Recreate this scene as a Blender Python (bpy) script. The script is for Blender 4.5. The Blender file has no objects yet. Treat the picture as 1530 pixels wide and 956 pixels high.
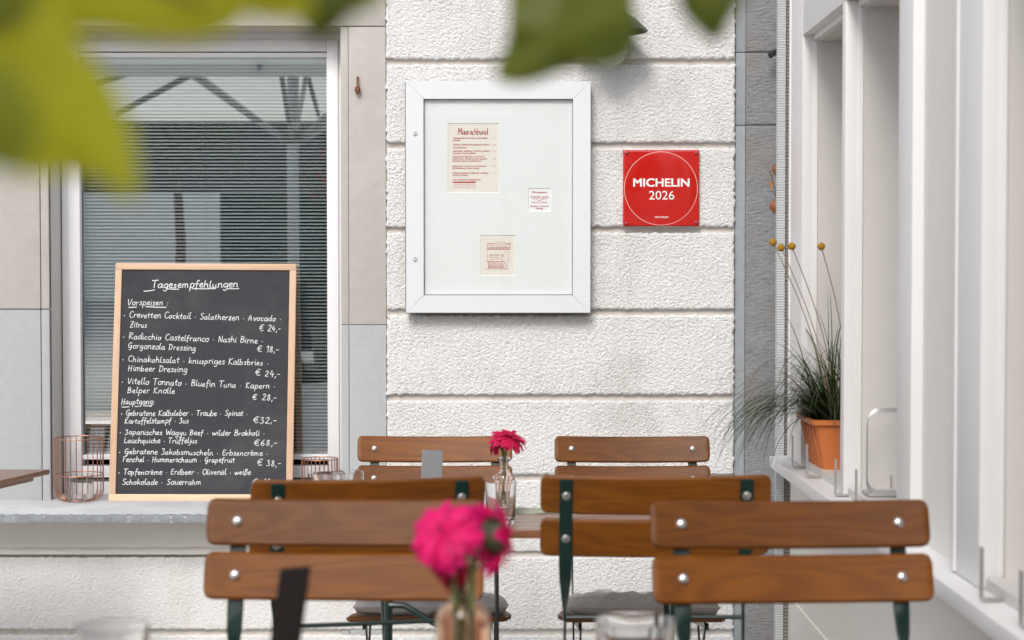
import bpy, bmesh, math, random
import numpy as np
from mathutils import Vector, Matrix

random.seed(7)
rng = np.random.default_rng(7)
SC = bpy.context.scene
COL = SC.collection
R = math.radians

# ------------------------------------------------------------------ camera, sky, sun, exposure
F = 2600.0                       # focal length in pixels of the 1530 px wide photograph
PITCH = math.atan(78 / F)
CAMZ = 1.4
cam = bpy.data.cameras.new('camera')
cam.sensor_width = 36
cam.lens = F / 1530 * 36
cam.clip_start = 0.05
cam.clip_end = 600
cam.dof.use_dof = True
cam.dof.focus_distance = 5.75
cam.dof.aperture_fstop = 4.7
cam.dof.aperture_blades = 9
co = bpy.data.objects.new('camera', cam)
COL.objects.link(co)
co.location = (0, 0, CAMZ)
co.rotation_euler = (math.pi / 2 - PITCH, 0, 0)
SC.camera = co

SUN_EL, SUN_AZ = R(40), R(14)     # sun behind the camera's left shoulder
w = bpy.data.worlds.new('World')
SC.world = w
w.use_nodes = True
nt = w.node_tree
sky = nt.nodes.new('ShaderNodeTexSky')
sky.sky_type = 'NISHITA'
sky.sun_disc = False
sky.sun_elevation = SUN_EL
sky.sun_rotation = math.pi + SUN_AZ
sky.dust_density = 2.0
sky.air_density = 1.0
bg = nt.nodes['Background']
hs_ = nt.nodes.new('ShaderNodeHueSaturation'); hs_.inputs['Saturation'].default_value = 0.45   # thin high cloud: a paler sky
nt.links.new(sky.outputs[0], hs_.inputs['Color']); nt.links.new(hs_.outputs[0], bg.inputs[0])
bg.inputs[1].default_value = 0.15
sun = bpy.data.lights.new('sun', 'SUN')
sun.energy = 1.35
sun.angle = R(18)
sun.color = (1.0, 0.955, 0.895)
so = bpy.data.objects.new('sun', sun)
COL.objects.link(so)
SV = Vector((-math.sin(SUN_AZ) * math.cos(SUN_EL), -math.cos(SUN_AZ) * math.cos(SUN_EL), math.sin(SUN_EL)))
so.rotation_euler = SV.to_track_quat('Z', 'Y').to_euler()
SC.view_settings.view_transform = 'Standard'
SC.view_settings.look = 'None'
SC.view_settings.exposure = 0.40
SC.view_settings.gamma = 1
SC.cycles.max_bounces = 12
SC.cycles.transmission_bounces = 12
SC.cycles.transparent_max_bounces = 16
SC.cycles.sample_clamp_indirect = 4

# ------------------------------------------------------------------ helpers
def W(px, py, Y):
    """the world point seen at photograph pixel (px, py) at depth Y"""
    dx, dy = (px - 765) / F, -(py - 478) / F
    cp, sp = math.cos(PITCH), math.sin(PITCH)
    d = Vector((dx, cp + dy * sp, -sp + dy * cp))
    d *= Y / d.y
    return Vector((d.x, d.y, d.z + CAMZ))
SLOPE = 0.0515
def ground(Y): return CAMZ - 1.12 - SLOPE * Y
def ray_plane(px, py, o, n):
    d = W(px, py, 1.0) - Vector((0, 0, CAMZ))
    c = Vector((0, 0, CAMZ))
    return c + d * ((o - c).dot(n) / d.dot(n))

def tag(o, label=None, cat=None, group=None, kind=None):
    if label: o['label'] = label
    if cat: o['category'] = cat
    if group: o['group'] = group
    if kind: o['kind'] = kind
    return o
def empty(name, loc=(0, 0, 0), label=None, cat=None, group=None, parent=None, kind=None):
    o = bpy.data.objects.new(name, None)
    o.empty_display_size = 0.05
    COL.objects.link(o)
    if parent: o.parent = parent
    o.location = loc
    return tag(o, label, cat, group, kind)
def link(name, me, mat, parent=None, loc=None, smooth=40):
    if mat and not me.materials: me.materials.append(mat)
    if smooth:
        me.polygons.foreach_set('use_smooth', [True] * len(me.polygons))
        me.set_sharp_from_angle(angle=R(smooth))
    o = bpy.data.objects.new(name, me)
    COL.objects.link(o)
    if parent: o.parent = parent
    if loc is not None: o.location = loc
    return o
def inst(src, name=None, parent=None, matrix=None):
    o = src.copy()
    if name: o.name = name
    COL.objects.link(o)
    if parent is not None: o.parent = parent
    if matrix is not None: o.matrix_local = matrix
    return o
def copy_tree(o, parent=None):
    c = o.copy(); COL.objects.link(c)
    if parent: c.parent = parent
    for ch in list(o.children): copy_tree(ch, c)
    return c

class MB:
    def __init__(s): s.v = []; s.f = []
    def add(s, vs, fs):
        b = len(s.v)
        s.v += [tuple(v) for v in vs]
        s.f += [tuple(b + i for i in f) for f in fs]
        return s
    def box(s, x0, x1, y0, y1, z0, z1, M=None):
        vs = [Vector(p) for p in ((x0,y0,z0),(x1,y0,z0),(x1,y1,z0),(x0,y1,z0),(x0,y0,z1),(x1,y0,z1),(x1,y1,z1),(x0,y1,z1))]
        if M: vs = [M @ v for v in vs]
        return s.add(vs, [(0,3,2,1),(4,5,6,7),(0,1,5,4),(1,2,6,5),(2,3,7,6),(3,0,4,7)])
    def prism(s, pts, a, b, axis='Y', M=None):
        """pts: 2D outline (counter-clockwise); extruded between a and b along the axis"""
        n = len(pts)
        def P(p, t):
            if axis == 'Y': v = Vector((p[0], t, p[1]))
            elif axis == 'X': v = Vector((t, p[0], p[1]))
            else: v = Vector((p[0], p[1], t))
            return M @ v if M else v
        vs = [P(p, a) for p in pts] + [P(p, b) for p in pts]
        fs = [tuple(range(n)), tuple(range(2 * n - 1, n - 1, -1))]
        fs += [(i, i + n, (i + 1) % n + n, (i + 1) % n) for i in range(n)]
        return s.add(vs, fs)
    def tube(s, pts, r, n=8, closed=False, caps=True):
        pts = [Vector(p) for p in pts]
        m = len(pts)
        rr = r if isinstance(r, (list, tuple)) else [r] * m
        vs = []; up = None
        for i, p in enumerate(pts):
            if closed: t = pts[(i + 1) % m] - pts[i - 1]
            else: t = pts[min(i + 1, m - 1)] - pts[max(i - 1, 0)]
            t.normalize()
            if up is None:
                up = Vector((0, 0, 1)) if abs(t.z) < 0.9 else Vector((1, 0, 0))
            a = t.cross(up).normalized(); up = a.cross(t).normalized()
            for k in range(n):
                th = 2 * math.pi * k / n
                vs.append(p + (a * math.cos(th) + up * math.sin(th)) * rr[i])
        fs = []
        for i in range(m if closed else m - 1):
            j = (i + 1) % m
            for k in range(n):
                k2 = (k + 1) % n
                fs.append((i*n+k, i*n+k2, j*n+k2, j*n+k))
        if not closed and caps:
            fs.append(tuple(range(n - 1, -1, -1))); fs.append(tuple((m-1)*n + k for k in range(n)))
        return s.add(vs, fs)
    def lathe(s, prof, n=32, M=None, closed=False):
        """prof: list of (r, z)"""
        vs = []; m = len(prof)
        for (r, z) in prof:
            for k in range(n):
                th = 2 * math.pi * k / n
                v = Vector((max(r, 1e-5) * math.cos(th), max(r, 1e-5) * math.sin(th), z))
                vs.append(M @ v if M else v)
        fs = []
        for i in range(m if closed else m - 1):
            j = (i + 1) % m
            for k in range(n):
                k2 = (k + 1) % n
                fs.append((i*n+k, i*n+k2, j*n+k2, j*n+k))
        return s.add(vs, fs)
    def flat(s, pts, ws, wv, th):
        """a flat bar through pts: width ws along the vector wv, thickness th"""
        vs = []; m = len(pts)
        pts = [Vector(p) for p in pts]
        for i, p in enumerate(pts):
            t = (pts[min(i+1, m-1)] - pts[max(i-1, 0)]).normalized()
            a = Vector(wv[i]); a = (a - t * a.dot(t)).normalized()
            b = t.cross(a).normalized()
            h, q = ws[i] / 2, th / 2
            for (x, y) in ((-h, -q), (h, -q), (h, q), (-h, q)): vs.append(p + a * x + b * y)
        fs = [(3,2,1,0), tuple((m-1)*4 + k for k in range(4))]
        for i in range(m-1):
            for k in range(4):
                k2 = (k+1) % 4
                fs.append((i*4+k, i*4+k2, (i+1)*4+k2, (i+1)*4+k))
        return s.add(vs, fs)
    def mesh(s, name, bevel=0, seg=2, fix=True):
        me = bpy.data.meshes.new(name)
        me.from_pydata(s.v, [], s.f)
        if bevel or fix:
            bm = bmesh.new(); bm.from_mesh(me)
            if fix: bmesh.ops.recalc_face_normals(bm, faces=bm.faces)
            if bevel:
                es = [e for e in bm.edges if len(e.link_faces) == 2 and e.calc_face_angle(0) > R(35)]
                bmesh.ops.bevel(bm, geom=es, offset=bevel, segments=seg, profile=0.6, affect='EDGES', clamp_overlap=True)
            bm.to_mesh(me); bm.free()
        return me
    def build(s, name, mat, parent=None, bevel=0, seg=2, loc=None, smooth=40, fix=True):
        return link(name, s.mesh(name, bevel, seg, fix), mat, parent, loc, smooth)

def grid_obj(name, P, mat, parent=None, smooth=True):
    """P: array (rows, cols, 3)"""
    r, c, _ = P.shape
    me = bpy.data.meshes.new(name)
    idx = np.arange(r * c).reshape(r, c)
    q = np.stack([idx[:-1, :-1], idx[:-1, 1:], idx[1:, 1:], idx[1:, :-1]], -1).reshape(-1, 4)
    me.vertices.add(r * c); me.vertices.foreach_set('co', P.astype(np.float32).ravel())
    me.loops.add(q.size); me.loops.foreach_set('vertex_index', q.astype(np.int32).ravel())
    me.polygons.add(len(q))
    me.polygons.foreach_set('loop_start', np.arange(0, q.size, 4, dtype=np.int32))
    me.polygons.foreach_set('loop_total', np.full(len(q), 4, dtype=np.int32))
    me.update(calc_edges=True)
    me.polygons.foreach_set('use_smooth', [smooth] * len(q))
    me.materials.append(mat)
    o = bpy.data.objects.new(name, me); COL.objects.link(o)
    if parent: o.parent = parent
    return o
def fft_noise(nz, nx, step, lx, lz, rot=0.0, seed=0):
    """band-passed noise with mean feature sizes lx, lz (metres) turned by rot; unit variance"""
    g = np.random.default_rng(seed)
    a = np.fft.fft2(g.standard_normal((nz, nx)))
    fz = np.fft.fftfreq(nz, step)[:, None]; fx = np.fft.fftfreq(nx, step)[None, :]
    u = fx * math.cos(rot) + fz * math.sin(rot); v = -fx * math.sin(rot) + fz * math.cos(rot)
    k = np.sqrt((u * lx) ** 2 + (v * lz) ** 2)
    n = np.real(np.fft.ifft2(a * np.exp(-((k - 1.0) / 0.55) ** 2)))
    return n / n.std()

# ------------------------------------------------------------------ materials
def new_mat(name):
    m = bpy.data.materials.new(name); m.use_nodes = True
    n = m.node_tree; b = n.nodes['Principled BSDF']
    return m, n, b
def N(n, t, **k):
    x = n.nodes.new(t)
    for a, v in k.items():
        if a in x.inputs: x.inputs[a].default_value = v
        else: setattr(x, a, v)
    return x
def mat_basic(name, col, rough=0.5, metal=0.0, spec=0.5, noise=0.0, nscale=20, bump=0.0, bscale=200, coat=0, sub=0, dirt=None, dscale=3, stretch=(1,1,1), **kw):
    m, n, b = new_mat(name)
    b.inputs['Base Color'].default_value = (*col, 1)
    b.inputs['Roughness'].default_value = rough
    b.inputs['Metallic'].default_value = metal
    b.inputs['Specular IOR Level'].default_value = spec
    b.inputs['Coat Weight'].default_value = coat
    tc = N(n, 'ShaderNodeTexCoord'); mp = N(n, 'ShaderNodeMapping')
    n.links.new(tc.outputs['Object'], mp.inputs[0]); mp.inputs['Scale'].default_value = stretch
    out = None
    if noise:
        t = N(n, 'ShaderNodeTexNoise', Scale=nscale, Detail=6.0, Roughness=0.6)
        n.links.new(mp.outputs[0], t.inputs['Vector'])
        r = N(n, 'ShaderNodeMapRange'); r.inputs[1].default_value = 0.25; r.inputs[2].default_value = 0.75
        r.inputs[3].default_value = 1 - noise; r.inputs[4].default_value = 1 + noise
        n.links.new(t.outputs[0], r.inputs[0])
        mx = N(n, 'ShaderNodeMix', data_type='RGBA', blend_type='MULTIPLY'); mx.inputs[0].default_value = 1
        mx.inputs[6].default_value = (*col, 1); n.links.new(r.outputs[0], mx.inputs[7])
        out = mx.outputs[2]
    if dirt:
        t = N(n, 'ShaderNodeTexNoise', Scale=dscale, Detail=8.0, Roughness=0.65)
        n.links.new(mp.outputs[0], t.inputs['Vector'])
        r = N(n, 'ShaderNodeMapRange'); r.inputs[1].default_value = 0.5; r.inputs[2].default_value = 0.75
        n.links.new(t.outputs[0], r.inputs[0])
        mx = N(n, 'ShaderNodeMix', data_type='RGBA')
        n.links.new(r.outputs[0], mx.inputs[0])
        if out: n.links.new(out, mx.inputs[6])
        else: mx.inputs[6].default_value = (*col, 1)
        mx.inputs[7].default_value = (*dirt, 1)
        out = mx.outputs[2]
    if out: n.links.new(out, b.inputs['Base Color'])
    if bump:
        t = N(n, 'ShaderNodeTexNoise', Scale=bscale, Detail=4.0, Roughness=0.6)
        n.links.new(mp.outputs[0], t.inputs['Vector'])
        bp = N(n, 'ShaderNodeBump'); bp.inputs['Strength'].default_value = min(1, bump); bp.inputs['Distance'].default_value = 0.002
        n.links.new(t.outputs[0], bp.inputs['Height']); n.links.new(bp.outputs[0], b.inputs['Normal'])
    return m
def mat_wood(name, c1, c2, rough=0.4, scale=1.0, axis=0, coat=0.25):
    m, n, b = new_mat(name)
    tc = N(n, 'ShaderNodeTexCoord'); oi = N(n, 'ShaderNodeObjectInfo')
    add = N(n, 'ShaderNodeVectorMath', operation='MULTIPLY_ADD')
    n.links.new(oi.outputs['Random'], add.inputs[0]); add.inputs[1].default_value = (7.3, 3.1, 5.7)
    n.links.new(tc.outputs['Object'], add.inputs[2])
    mp = N(n, 'ShaderNodeMapping'); s = [9 * scale] * 3; s[axis] = 1.1 * scale
    mp.inputs['Scale'].default_value = s
    n.links.new(add.outputs[0], mp.inputs[0])
    t1 = N(n, 'ShaderNodeTexNoise', Scale=1.6, Detail=2.0, Roughness=0.5, Distortion=0.4)
    n.links.new(mp.outputs[0], t1.inputs['Vector'])
    # annual rings: sine of a slow field
    ml = N(n, 'ShaderNodeMath', operation='MULTIPLY'); ml.inputs[1].default_value = 55
    n.links.new(t1.outputs[0], ml.inputs[0])
    sn = N(n, 'ShaderNodeMath', operation='SINE'); n.links.new(ml.outputs[0], sn.inputs[0])
    mr = N(n, 'ShaderNodeMapRange'); mr.inputs[1].default_value = -1; mr.inputs[2].default_value = 1
    n.links.new(sn.outputs[0], mr.inputs[0])
    t2 = N(n, 'ShaderNodeTexNoise', Scale=1.0, Detail=5.0, Roughness=0.7)
    mp2 = N(n, 'ShaderNodeMapping'); s2 = [260 * scale] * 3; s2[axis] = 9 * scale
    mp2.inputs['Scale'].default_value = s2; n.links.new(add.outputs[0], mp2.inputs[0]); n.links.new(mp2.outputs[0], t2.inputs['Vector'])
    mixf = N(n, 'ShaderNodeMix', data_type='FLOAT'); mixf.inputs[0].default_value = 0.70
    n.links.new(mr.outputs[0], mixf.inputs[2]); n.links.new(t2.outputs[0], mixf.inputs[3])
    t3 = N(n, 'ShaderNodeTexNoise', Scale=5.0, Detail=3.0); n.links.new(add.outputs[0], t3.inputs['Vector'])
    mixg = N(n, 'ShaderNodeMix', data_type='FLOAT'); mixg.inputs[0].default_value = 0.35
    n.links.new(mixf.outputs[0], mixg.inputs[2]); n.links.new(t3.outputs[0], mixg.inputs[3])
    cr = N(n, 'ShaderNodeValToRGB'); cr.color_ramp.elements[0].position = 0.25; cr.color_ramp.elements[1].position = 0.75
    cr.color_ramp.elements[0].color = (*c1, 1); cr.color_ramp.elements[1].color = (*c2, 1)
    n.links.new(mixg.outputs[0], cr.inputs[0])
    hv = N(n, 'ShaderNodeHueSaturation'); vr = N(n, 'ShaderNodeMapRange'); vr.inputs[3].default_value = 0.82; vr.inputs[4].default_value = 1.16
    n.links.new(oi.outputs['Random'], vr.inputs[0]); n.links.new(vr.outputs[0], hv.inputs['Value']); n.links.new(cr.outputs[0], hv.inputs['Color'])
    n.links.new(hv.outputs[0], b.inputs['Base Color'])
    b.inputs['Roughness'].default_value = rough
    b.inputs['Coat Weight'].default_value = coat; b.inputs['Coat Roughness'].default_value = 0.35
    bp = N(n, 'ShaderNodeBump'); bp.inputs['Strength'].default_value = 0.25; bp.inputs['Distance'].default_value = 0.0006
    n.links.new(mixf.outputs[0], bp.inputs['Height']); n.links.new(bp.outputs[0], b.inputs['Normal'])
    return m
def mat_glass(name, tint=(1, 1, 1), rough=0.0, ior=1.45):
    m, n, b = new_mat(name)
    b.inputs['Base Color'].default_value = (*tint, 1)
    b.inputs['Transmission Weight'].default_value = 1
    b.inputs['Roughness'].default_value = rough
    b.inputs['IOR'].default_value = ior
    return m
def mat_pane(name, refl=0.2, tint=(0.86, 0.95, 0.95)):
    m, n, b = new_mat(name); n.nodes.remove(b)
    out = n.nodes['Material Output']
    tr = N(n, 'ShaderNodeBsdfTransparent'); tr.inputs[0].default_value = (*tint, 1)
    gl = N(n, 'ShaderNodeBsdfGlossy'); gl.inputs['Roughness'].default_value = 0.0; gl.inputs[0].default_value = (0.93, 0.98, 1.0, 1)
    lw_ = N(n, 'ShaderNodeLayerWeight'); lw_.inputs[0].default_value = 0.5
    fr = N(n, 'ShaderNodeMath', operation='POWER'); fr.inputs[1].default_value = 4.0; n.links.new(lw_.outputs['Facing'], fr.inputs[0])
    mr = N(n, 'ShaderNodeMapRange'); mr.inputs[3].default_value = refl; mr.inputs[4].default_value = 1
    n.links.new(fr.outputs[0], mr.inputs[0])
    mx = N(n, 'ShaderNodeMixShader'); n.links.new(mr.outputs[0], mx.inputs[0])
    n.links.new(tr.outputs[0], mx.inputs[1]); n.links.new(gl.outputs[0], mx.inputs[2])
    n.links.new(mx.outputs[0], out.inputs[0])
    return m
def mat_leaf(name, col, trans, tw=0.4, rough=0.5):
    m, n, b = new_mat(name)
    out = n.nodes['Material Output']
    tc = N(n, 'ShaderNodeTexCoord'); t = N(n, 'ShaderNodeTexNoise', Scale=30.0, Detail=4.0); oi = N(n, 'ShaderNodeObjectInfo')
    av = N(n, 'ShaderNodeMix', data_type='FLOAT'); av.inputs[0].default_value = 0.6
    n.links.new(tc.outputs['Object'], t.inputs['Vector'])
    mx = N(n, 'ShaderNodeMix', data_type='RGBA'); n.links.new(t.outputs[0], av.inputs[2]); n.links.new(oi.outputs['Random'], av.inputs[3]); n.links.new(av.outputs[0], mx.inputs[0])
    mx.inputs[6].default_value = (*[c * 0.62 for c in col], 1); mx.inputs[7].default_value = (*[c * 1.25 for c in col], 1)
    n.links.new(mx.outputs[2], b.inputs['Base Color']); b.inputs['Roughness'].default_value = rough
    tr = N(n, 'ShaderNodeBsdfTranslucent'); tr.inputs[0].default_value = (*trans, 1)
    ms = N(n, 'ShaderNodeMixShader'); ms.inputs[0].default_value = tw
    n.links.new(b.outputs[0], ms.inputs[1]); n.links.new(tr.outputs[0], ms.inputs[2]); n.links.new(ms.outputs[0], out.inputs[0])
    return m

M = {}
M['plaster'] = mat_basic('white_roughcast', (0.755, 0.75, 0.745), 0.95, spec=0.2, noise=0.05, nscale=60, dirt=(0.62, 0.605, 0.585), dscale=2.6, stretch=(1.6, 1, .8), bump=1, bscale=190)
M['groove'] = mat_basic('groove_plaster', (0.60, 0.56, 0.52), 0.95, spec=0.2, noise=0.07, nscale=25, dirt=(0.45, 0.40, 0.35), dscale=14)
M['beige'] = mat_basic('beige_render', (0.50, 0.475, 0.44), 0.95, spec=0.15, noise=0.06, nscale=30, bump=0.7, bscale=500, dirt=(0.56, 0.54, 0.50), dscale=3)
M['grey_paint'] = mat_basic('grey_render', (0.45, 0.46, 0.47), 0.9, spec=0.2, noise=0.05, nscale=50, bump=0.7, bscale=600)
M['subsill'] = mat_basic('smooth_cream_render', (0.72, 0.70, 0.665), 0.92, spec=0.2, noise=0.05, nscale=18, bump=0.5, bscale=160, stretch=(0.3, 1, 1))
M['stone'] = mat_basic('grey_tooled_stone', (0.26, 0.265, 0.275), 0.95, spec=0.2, noise=0.16, nscale=70, bump=0.8, bscale=300, dirt=(0.27, 0.24, 0.22), dscale=5)
M['stone_margin'] = mat_basic('grey_stone_margin', (0.34, 0.36, 0.38), 0.95, spec=0.2, noise=0.08, nscale=40, bump=0.7, bscale=300)
M['sillstone'] = mat_basic('weathered_sill_stone', (0.52, 0.53, 0.545), 0.7, noise=0.10, nscale=18, bump=0.8, bscale=90, dirt=(0.66, 0.66, 0.67), dscale=7, stretch=(0.5, 1, 1))
M['silledge'] = mat_basic('rough_sill_edge', (0.27, 0.29, 0.315), 0.85, noise=0.25, nscale=60, bump=1, bscale=200, dirt=(0.40, 0.43, 0.46), dscale=16)
M['pvc'] = mat_basic('white_pvc', (0.82, 0.82, 0.84), 0.3, spec=0.5, noise=0.015, nscale=8)
M['gasket'] = mat_basic('dark_gasket', (0.10, 0.12, 0.12), 0.6)
M['pane'] = mat_pane('window_glass', 0.36, (0.985, 1.0, 1.0))
M['casepane'] = mat_pane('case_glass', 0.015, (0.992, 0.998, 0.996))
M['slat'] = mat_basic('white_blind_slat', (0.90, 0.92, 0.92), 0.35, spec=0.6)
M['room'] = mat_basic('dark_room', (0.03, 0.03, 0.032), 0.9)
M['sidewall'] = mat_basic('cream_side_wall', (0.77, 0.745, 0.70), 0.85, spec=0.25, noise=0.02, nscale=12, bump=0.25, bscale=260, dirt=(0.73, 0.70, 0.655), dscale=1.5)
M['whitepaint'] = mat_basic('white_gloss_paint', (0.78, 0.77, 0.765), 0.45, spec=0.5, noise=0.012, nscale=9, bump=0.15, bscale=60, dirt=(0.75, 0.735, 0.715), dscale=2.5, stretch=(1, 1, .3))
M['reveal'] = mat_basic('shade_toned_reveal', (0.62, 0.595, 0.57), 0.6, spec=0.3, noise=0.02, nscale=15, bump=0.15, bscale=200)  # white lining, toned down to carry the shade of the deep recess
M['ribstone'] = mat_basic('ribbed_brown_stone', (0.27, 0.26, 0.24), 0.9, spec=0.2, noise=0.18, nscale=60, bump=0.6, bscale=200)
M['ribpaint'] = mat_basic('ribbed_pale_stone', (0.50, 0.52, 0.53), 0.9, spec=0.2, noise=0.05, nscale=60)
M['alu'] = mat_basic('pale_aluminium', (0.74, 0.755, 0.775), 0.4, metal=0.05, spec=0.5, noise=0.02, nscale=5, bump=0.05, bscale=400, stretch=(1, 1, 8))
M['alu_edge'] = mat_basic('dark_aluminium_edge', (0.30, 0.31, 0.33), 0.4, metal=0.6)
M['matboard'] = mat_basic('pale_mat_board', (0.73, 0.745, 0.745), 0.9, spec=0.1, noise=0.02, nscale=120)
M['matcore'] = mat_basic('mat_core', (0.85, 0.86, 0.86), 0.9)
M['paper'] = mat_basic('cream_paper', (0.73, 0.69, 0.635), 0.9, spec=0.1, noise=0.02, nscale=30)
M['paper2'] = mat_basic('white_paper', (0.79, 0.79, 0.80), 0.9, spec=0.1)
M['redink'] = mat_basic('red_ink', (0.42, 0.02, 0.02), 0.8)
M['redink_soft'] = mat_basic('pale_red_ink', (0.55, 0.22, 0.20), 0.8)
M['enamel'] = mat_basic('red_enamel', (0.52, 0.009, 0.004), 0.15, spec=0.6, noise=0.05, nscale=9, bump=0.25, bscale=30, coat=0.4)
M['redscrew'] = mat_basic('red_painted_screw', (0.36, 0.02, 0.03), 0.25, spec=0.7)
M['whiteink'] = mat_basic('white_print', (0.85, 0.85, 0.83), 0.5)
M['pinkink'] = mat_basic('pink_print_line', (0.80, 0.48, 0.42), 0.5)
M['chrome'] = mat_basic('polished_steel', (0.74, 0.72, 0.69), 0.34, metal=1.0)
M['steel'] = mat_basic('brushed_steel', (0.50, 0.49, 0.48), 0.4, metal=0.75, noise=0.06, nscale=30)
M['rust'] = mat_basic('rusty_iron', (0.20, 0.07, 0.03), 0.8, metal=0.3, noise=0.4, nscale=90, dirt=(0.55, 0.42, 0.35), dscale=60)
M['slate'] = mat_basic('dark_chalkboard', (0.043, 0.043, 0.050), 0.75, spec=0.3, noise=0.10, nscale=14, bump=0.2, bscale=500, dirt=(0.075, 0.075, 0.080), dscale=4)
M['chalk'] = mat_basic('white_chalk', (0.84, 0.85, 0.85), 0.9, noise=0.06, nscale=150)
M['pine'] = mat_wood('pale_pine', (0.66, 0.42, 0.27), (0.76, 0.53, 0.36), 0.55, 1.0, 0, coat=0.05)
M['pinev'] = mat_wood('pale_pine_upright', (0.66, 0.42, 0.27), (0.76, 0.53, 0.36), 0.55, 1.0, 2, coat=0.05)
M['teak'] = mat_wood('oiled_brown_wood', (0.108, 0.030, 0.0015), (0.212, 0.066, 0.003), 0.40, 1.0, 0, coat=0.03)
M['teak'].node_tree.nodes['Principled BSDF'].inputs['Specular IOR Level'].default_value = 0.35
M['tabletop'] = mat_wood('brown_table_wood', (0.15, 0.05, 0.02), (0.26, 0.10, 0.04), 0.32, 1.0, 0, coat=0.6)
M['green'] = mat_basic('dark_green_lacquer', (0.003, 0.020, 0.016), 0.3, spec=0.5, coat=0.1)
M['copper'] = mat_basic('copper_wire', (0.46, 0.22, 0.15), 0.38, metal=0.75)
M['glass'] = mat_glass('clear_glass')
M['glass_pink'] = mat_glass('pinkish_glass', (1.0, 0.90, 0.85))
M['glass_refract_tint'] = mat_glass('refraction_tinted_glass', (1.0, 0.78, 0.62))  # warm tint stands in for chair wood refracted by the near vase
M['water'] = mat_glass('water', (0.97, 1.0, 0.97), 0, 1.33)
M['wax'] = mat_basic('candle_wax', (0.8, 0.78, 0.72), 0.5)
M['petal'] = mat_leaf('magenta_petal', (0.66, 0.008, 0.10), (0.80, 0.01, 0.14), 0.35, 0.6)
M['petal_near'] = mat_leaf('hot_pink_petal', (0.95, 0.012, 0.24), (0.98, 0.03, 0.34), 0.45, 0.6)
M['disc'] = mat_basic('dark_flower_centre', (0.12, 0.03, 0.02), 0.9, noise=0.5, nscale=300)
M['stem'] = mat_leaf('green_stem', (0.16, 0.22, 0.08), (0.2, 0.3, 0.1), 0.15)
M['calyx'] = mat_leaf('grey_green_calyx', (0.07, 0.10, 0.05), (0.1, 0.15, 0.05), 0.15)
M['grass'] = mat_leaf('dark_grass', (0.034, 0.064, 0.012), (0.08, 0.15, 0.02), 0.25)
M['dry'] = mat_leaf('dry_stalk', (0.32, 0.22, 0.16), (0.3, 0.2, 0.1), 0.1)
M['ball'] = mat_basic('mustard_flower_ball', (0.42, 0.22, 0.012), 0.9, noise=0.35, nscale=500, bump=1, bscale=700)
M['soil'] = mat_basic('dark_soil', (0.03, 0.022, 0.015), 1.0, noise=0.4, nscale=200)
M['terracotta'] = mat_basic('orange_plastic', (0.58, 0.17, 0.045), 0.5, noise=0.05, nscale=20)
M['physalis'] = mat_leaf('dried_orange_lantern', (0.50, 0.20, 0.06), (0.6, 0.25, 0.06), 0.35)
M['leaf'] = mat_leaf('lime_leaf', (0.44, 0.42, 0.015), (0.80, 0.76, 0.03), 0.5)
M['leaf_shaded'] = mat_leaf('shaded_green_leaf', (0.12, 0.14, 0.006), (0.20, 0.24, 0.01), 0.35)  # shaded copy of the leaf: shade from leaves above is in the colour
M['leaf_mid'] = mat_leaf('mid_green_leaf', (0.26, 0.28, 0.012), (0.45, 0.48, 0.02), 0.45)
M['twig'] = mat_basic('brown_twig', (0.10, 0.07, 0.045), 0.9)
M['cushion'] = mat_basic('grey_cushion_fabric', (0.52, 0.49, 0.46), 0.95, spec=0.15, noise=0.07, nscale=40, bump=0.5, bscale=900)
M['card_dark'] = mat_basic('dark_brown_stand', (0.016, 0.012, 0.011), 0.9, spec=0.2)
M['card_grey'] = mat_basic('grey_metal_stand', (0.36, 0.37, 0.39), 0.35, metal=0.6)
M['napkin'] = mat_basic('sage_cloth', (0.34, 0.36, 0.28), 0.95, bump=0.4, bscale=500)
M['lampshade'] = mat_basic('green_black_enamel', (0.05, 0.06, 0.05), 0.35)
M['opal'] = mat_basic('opal_glass', (0.62, 0.64, 0.60), 0.25)
M['paving'] = mat_basic('pale_paving', (0.50, 0.485, 0.455), 0.9, noise=0.12, nscale=3, bump=0.4, bscale=60)
M['darkmetal'] = mat_basic('dark_iron', (0.02, 0.02, 0.022), 0.5, metal=0.4)
M['canopy'] = mat_leaf('cream_canvas', (0.80, 0.79, 0.75), (0.86, 0.84, 0.78), 0.6, 0.9)
M['rib'] = mat_basic('grey_steel_rib', (0.10, 0.11, 0.11), 0.4, metal=0.3)
M['mast'] = mat_basic('pale_mast', (0.35, 0.36, 0.37), 0.3, metal=0.7)
M['facade'] = mat_basic('shaded_facade', (0.06, 0.066, 0.068), 0.8, noise=0.3, nscale=2)  # dark tone paints in the shade on the house opposite
M['facade_pale'] = mat_basic('pale_facade', (0.88, 0.84, 0.77), 0.9, noise=0.05, nscale=2)
M['cabinet'] = mat_basic('dark_green_tarpaulin', (0.008, 0.035, 0.035), 0.6)
M['foliage'] = mat_leaf('green_foliage', (0.05, 0.09, 0.03), (0.08, 0.14, 0.04), 0.3)

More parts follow.
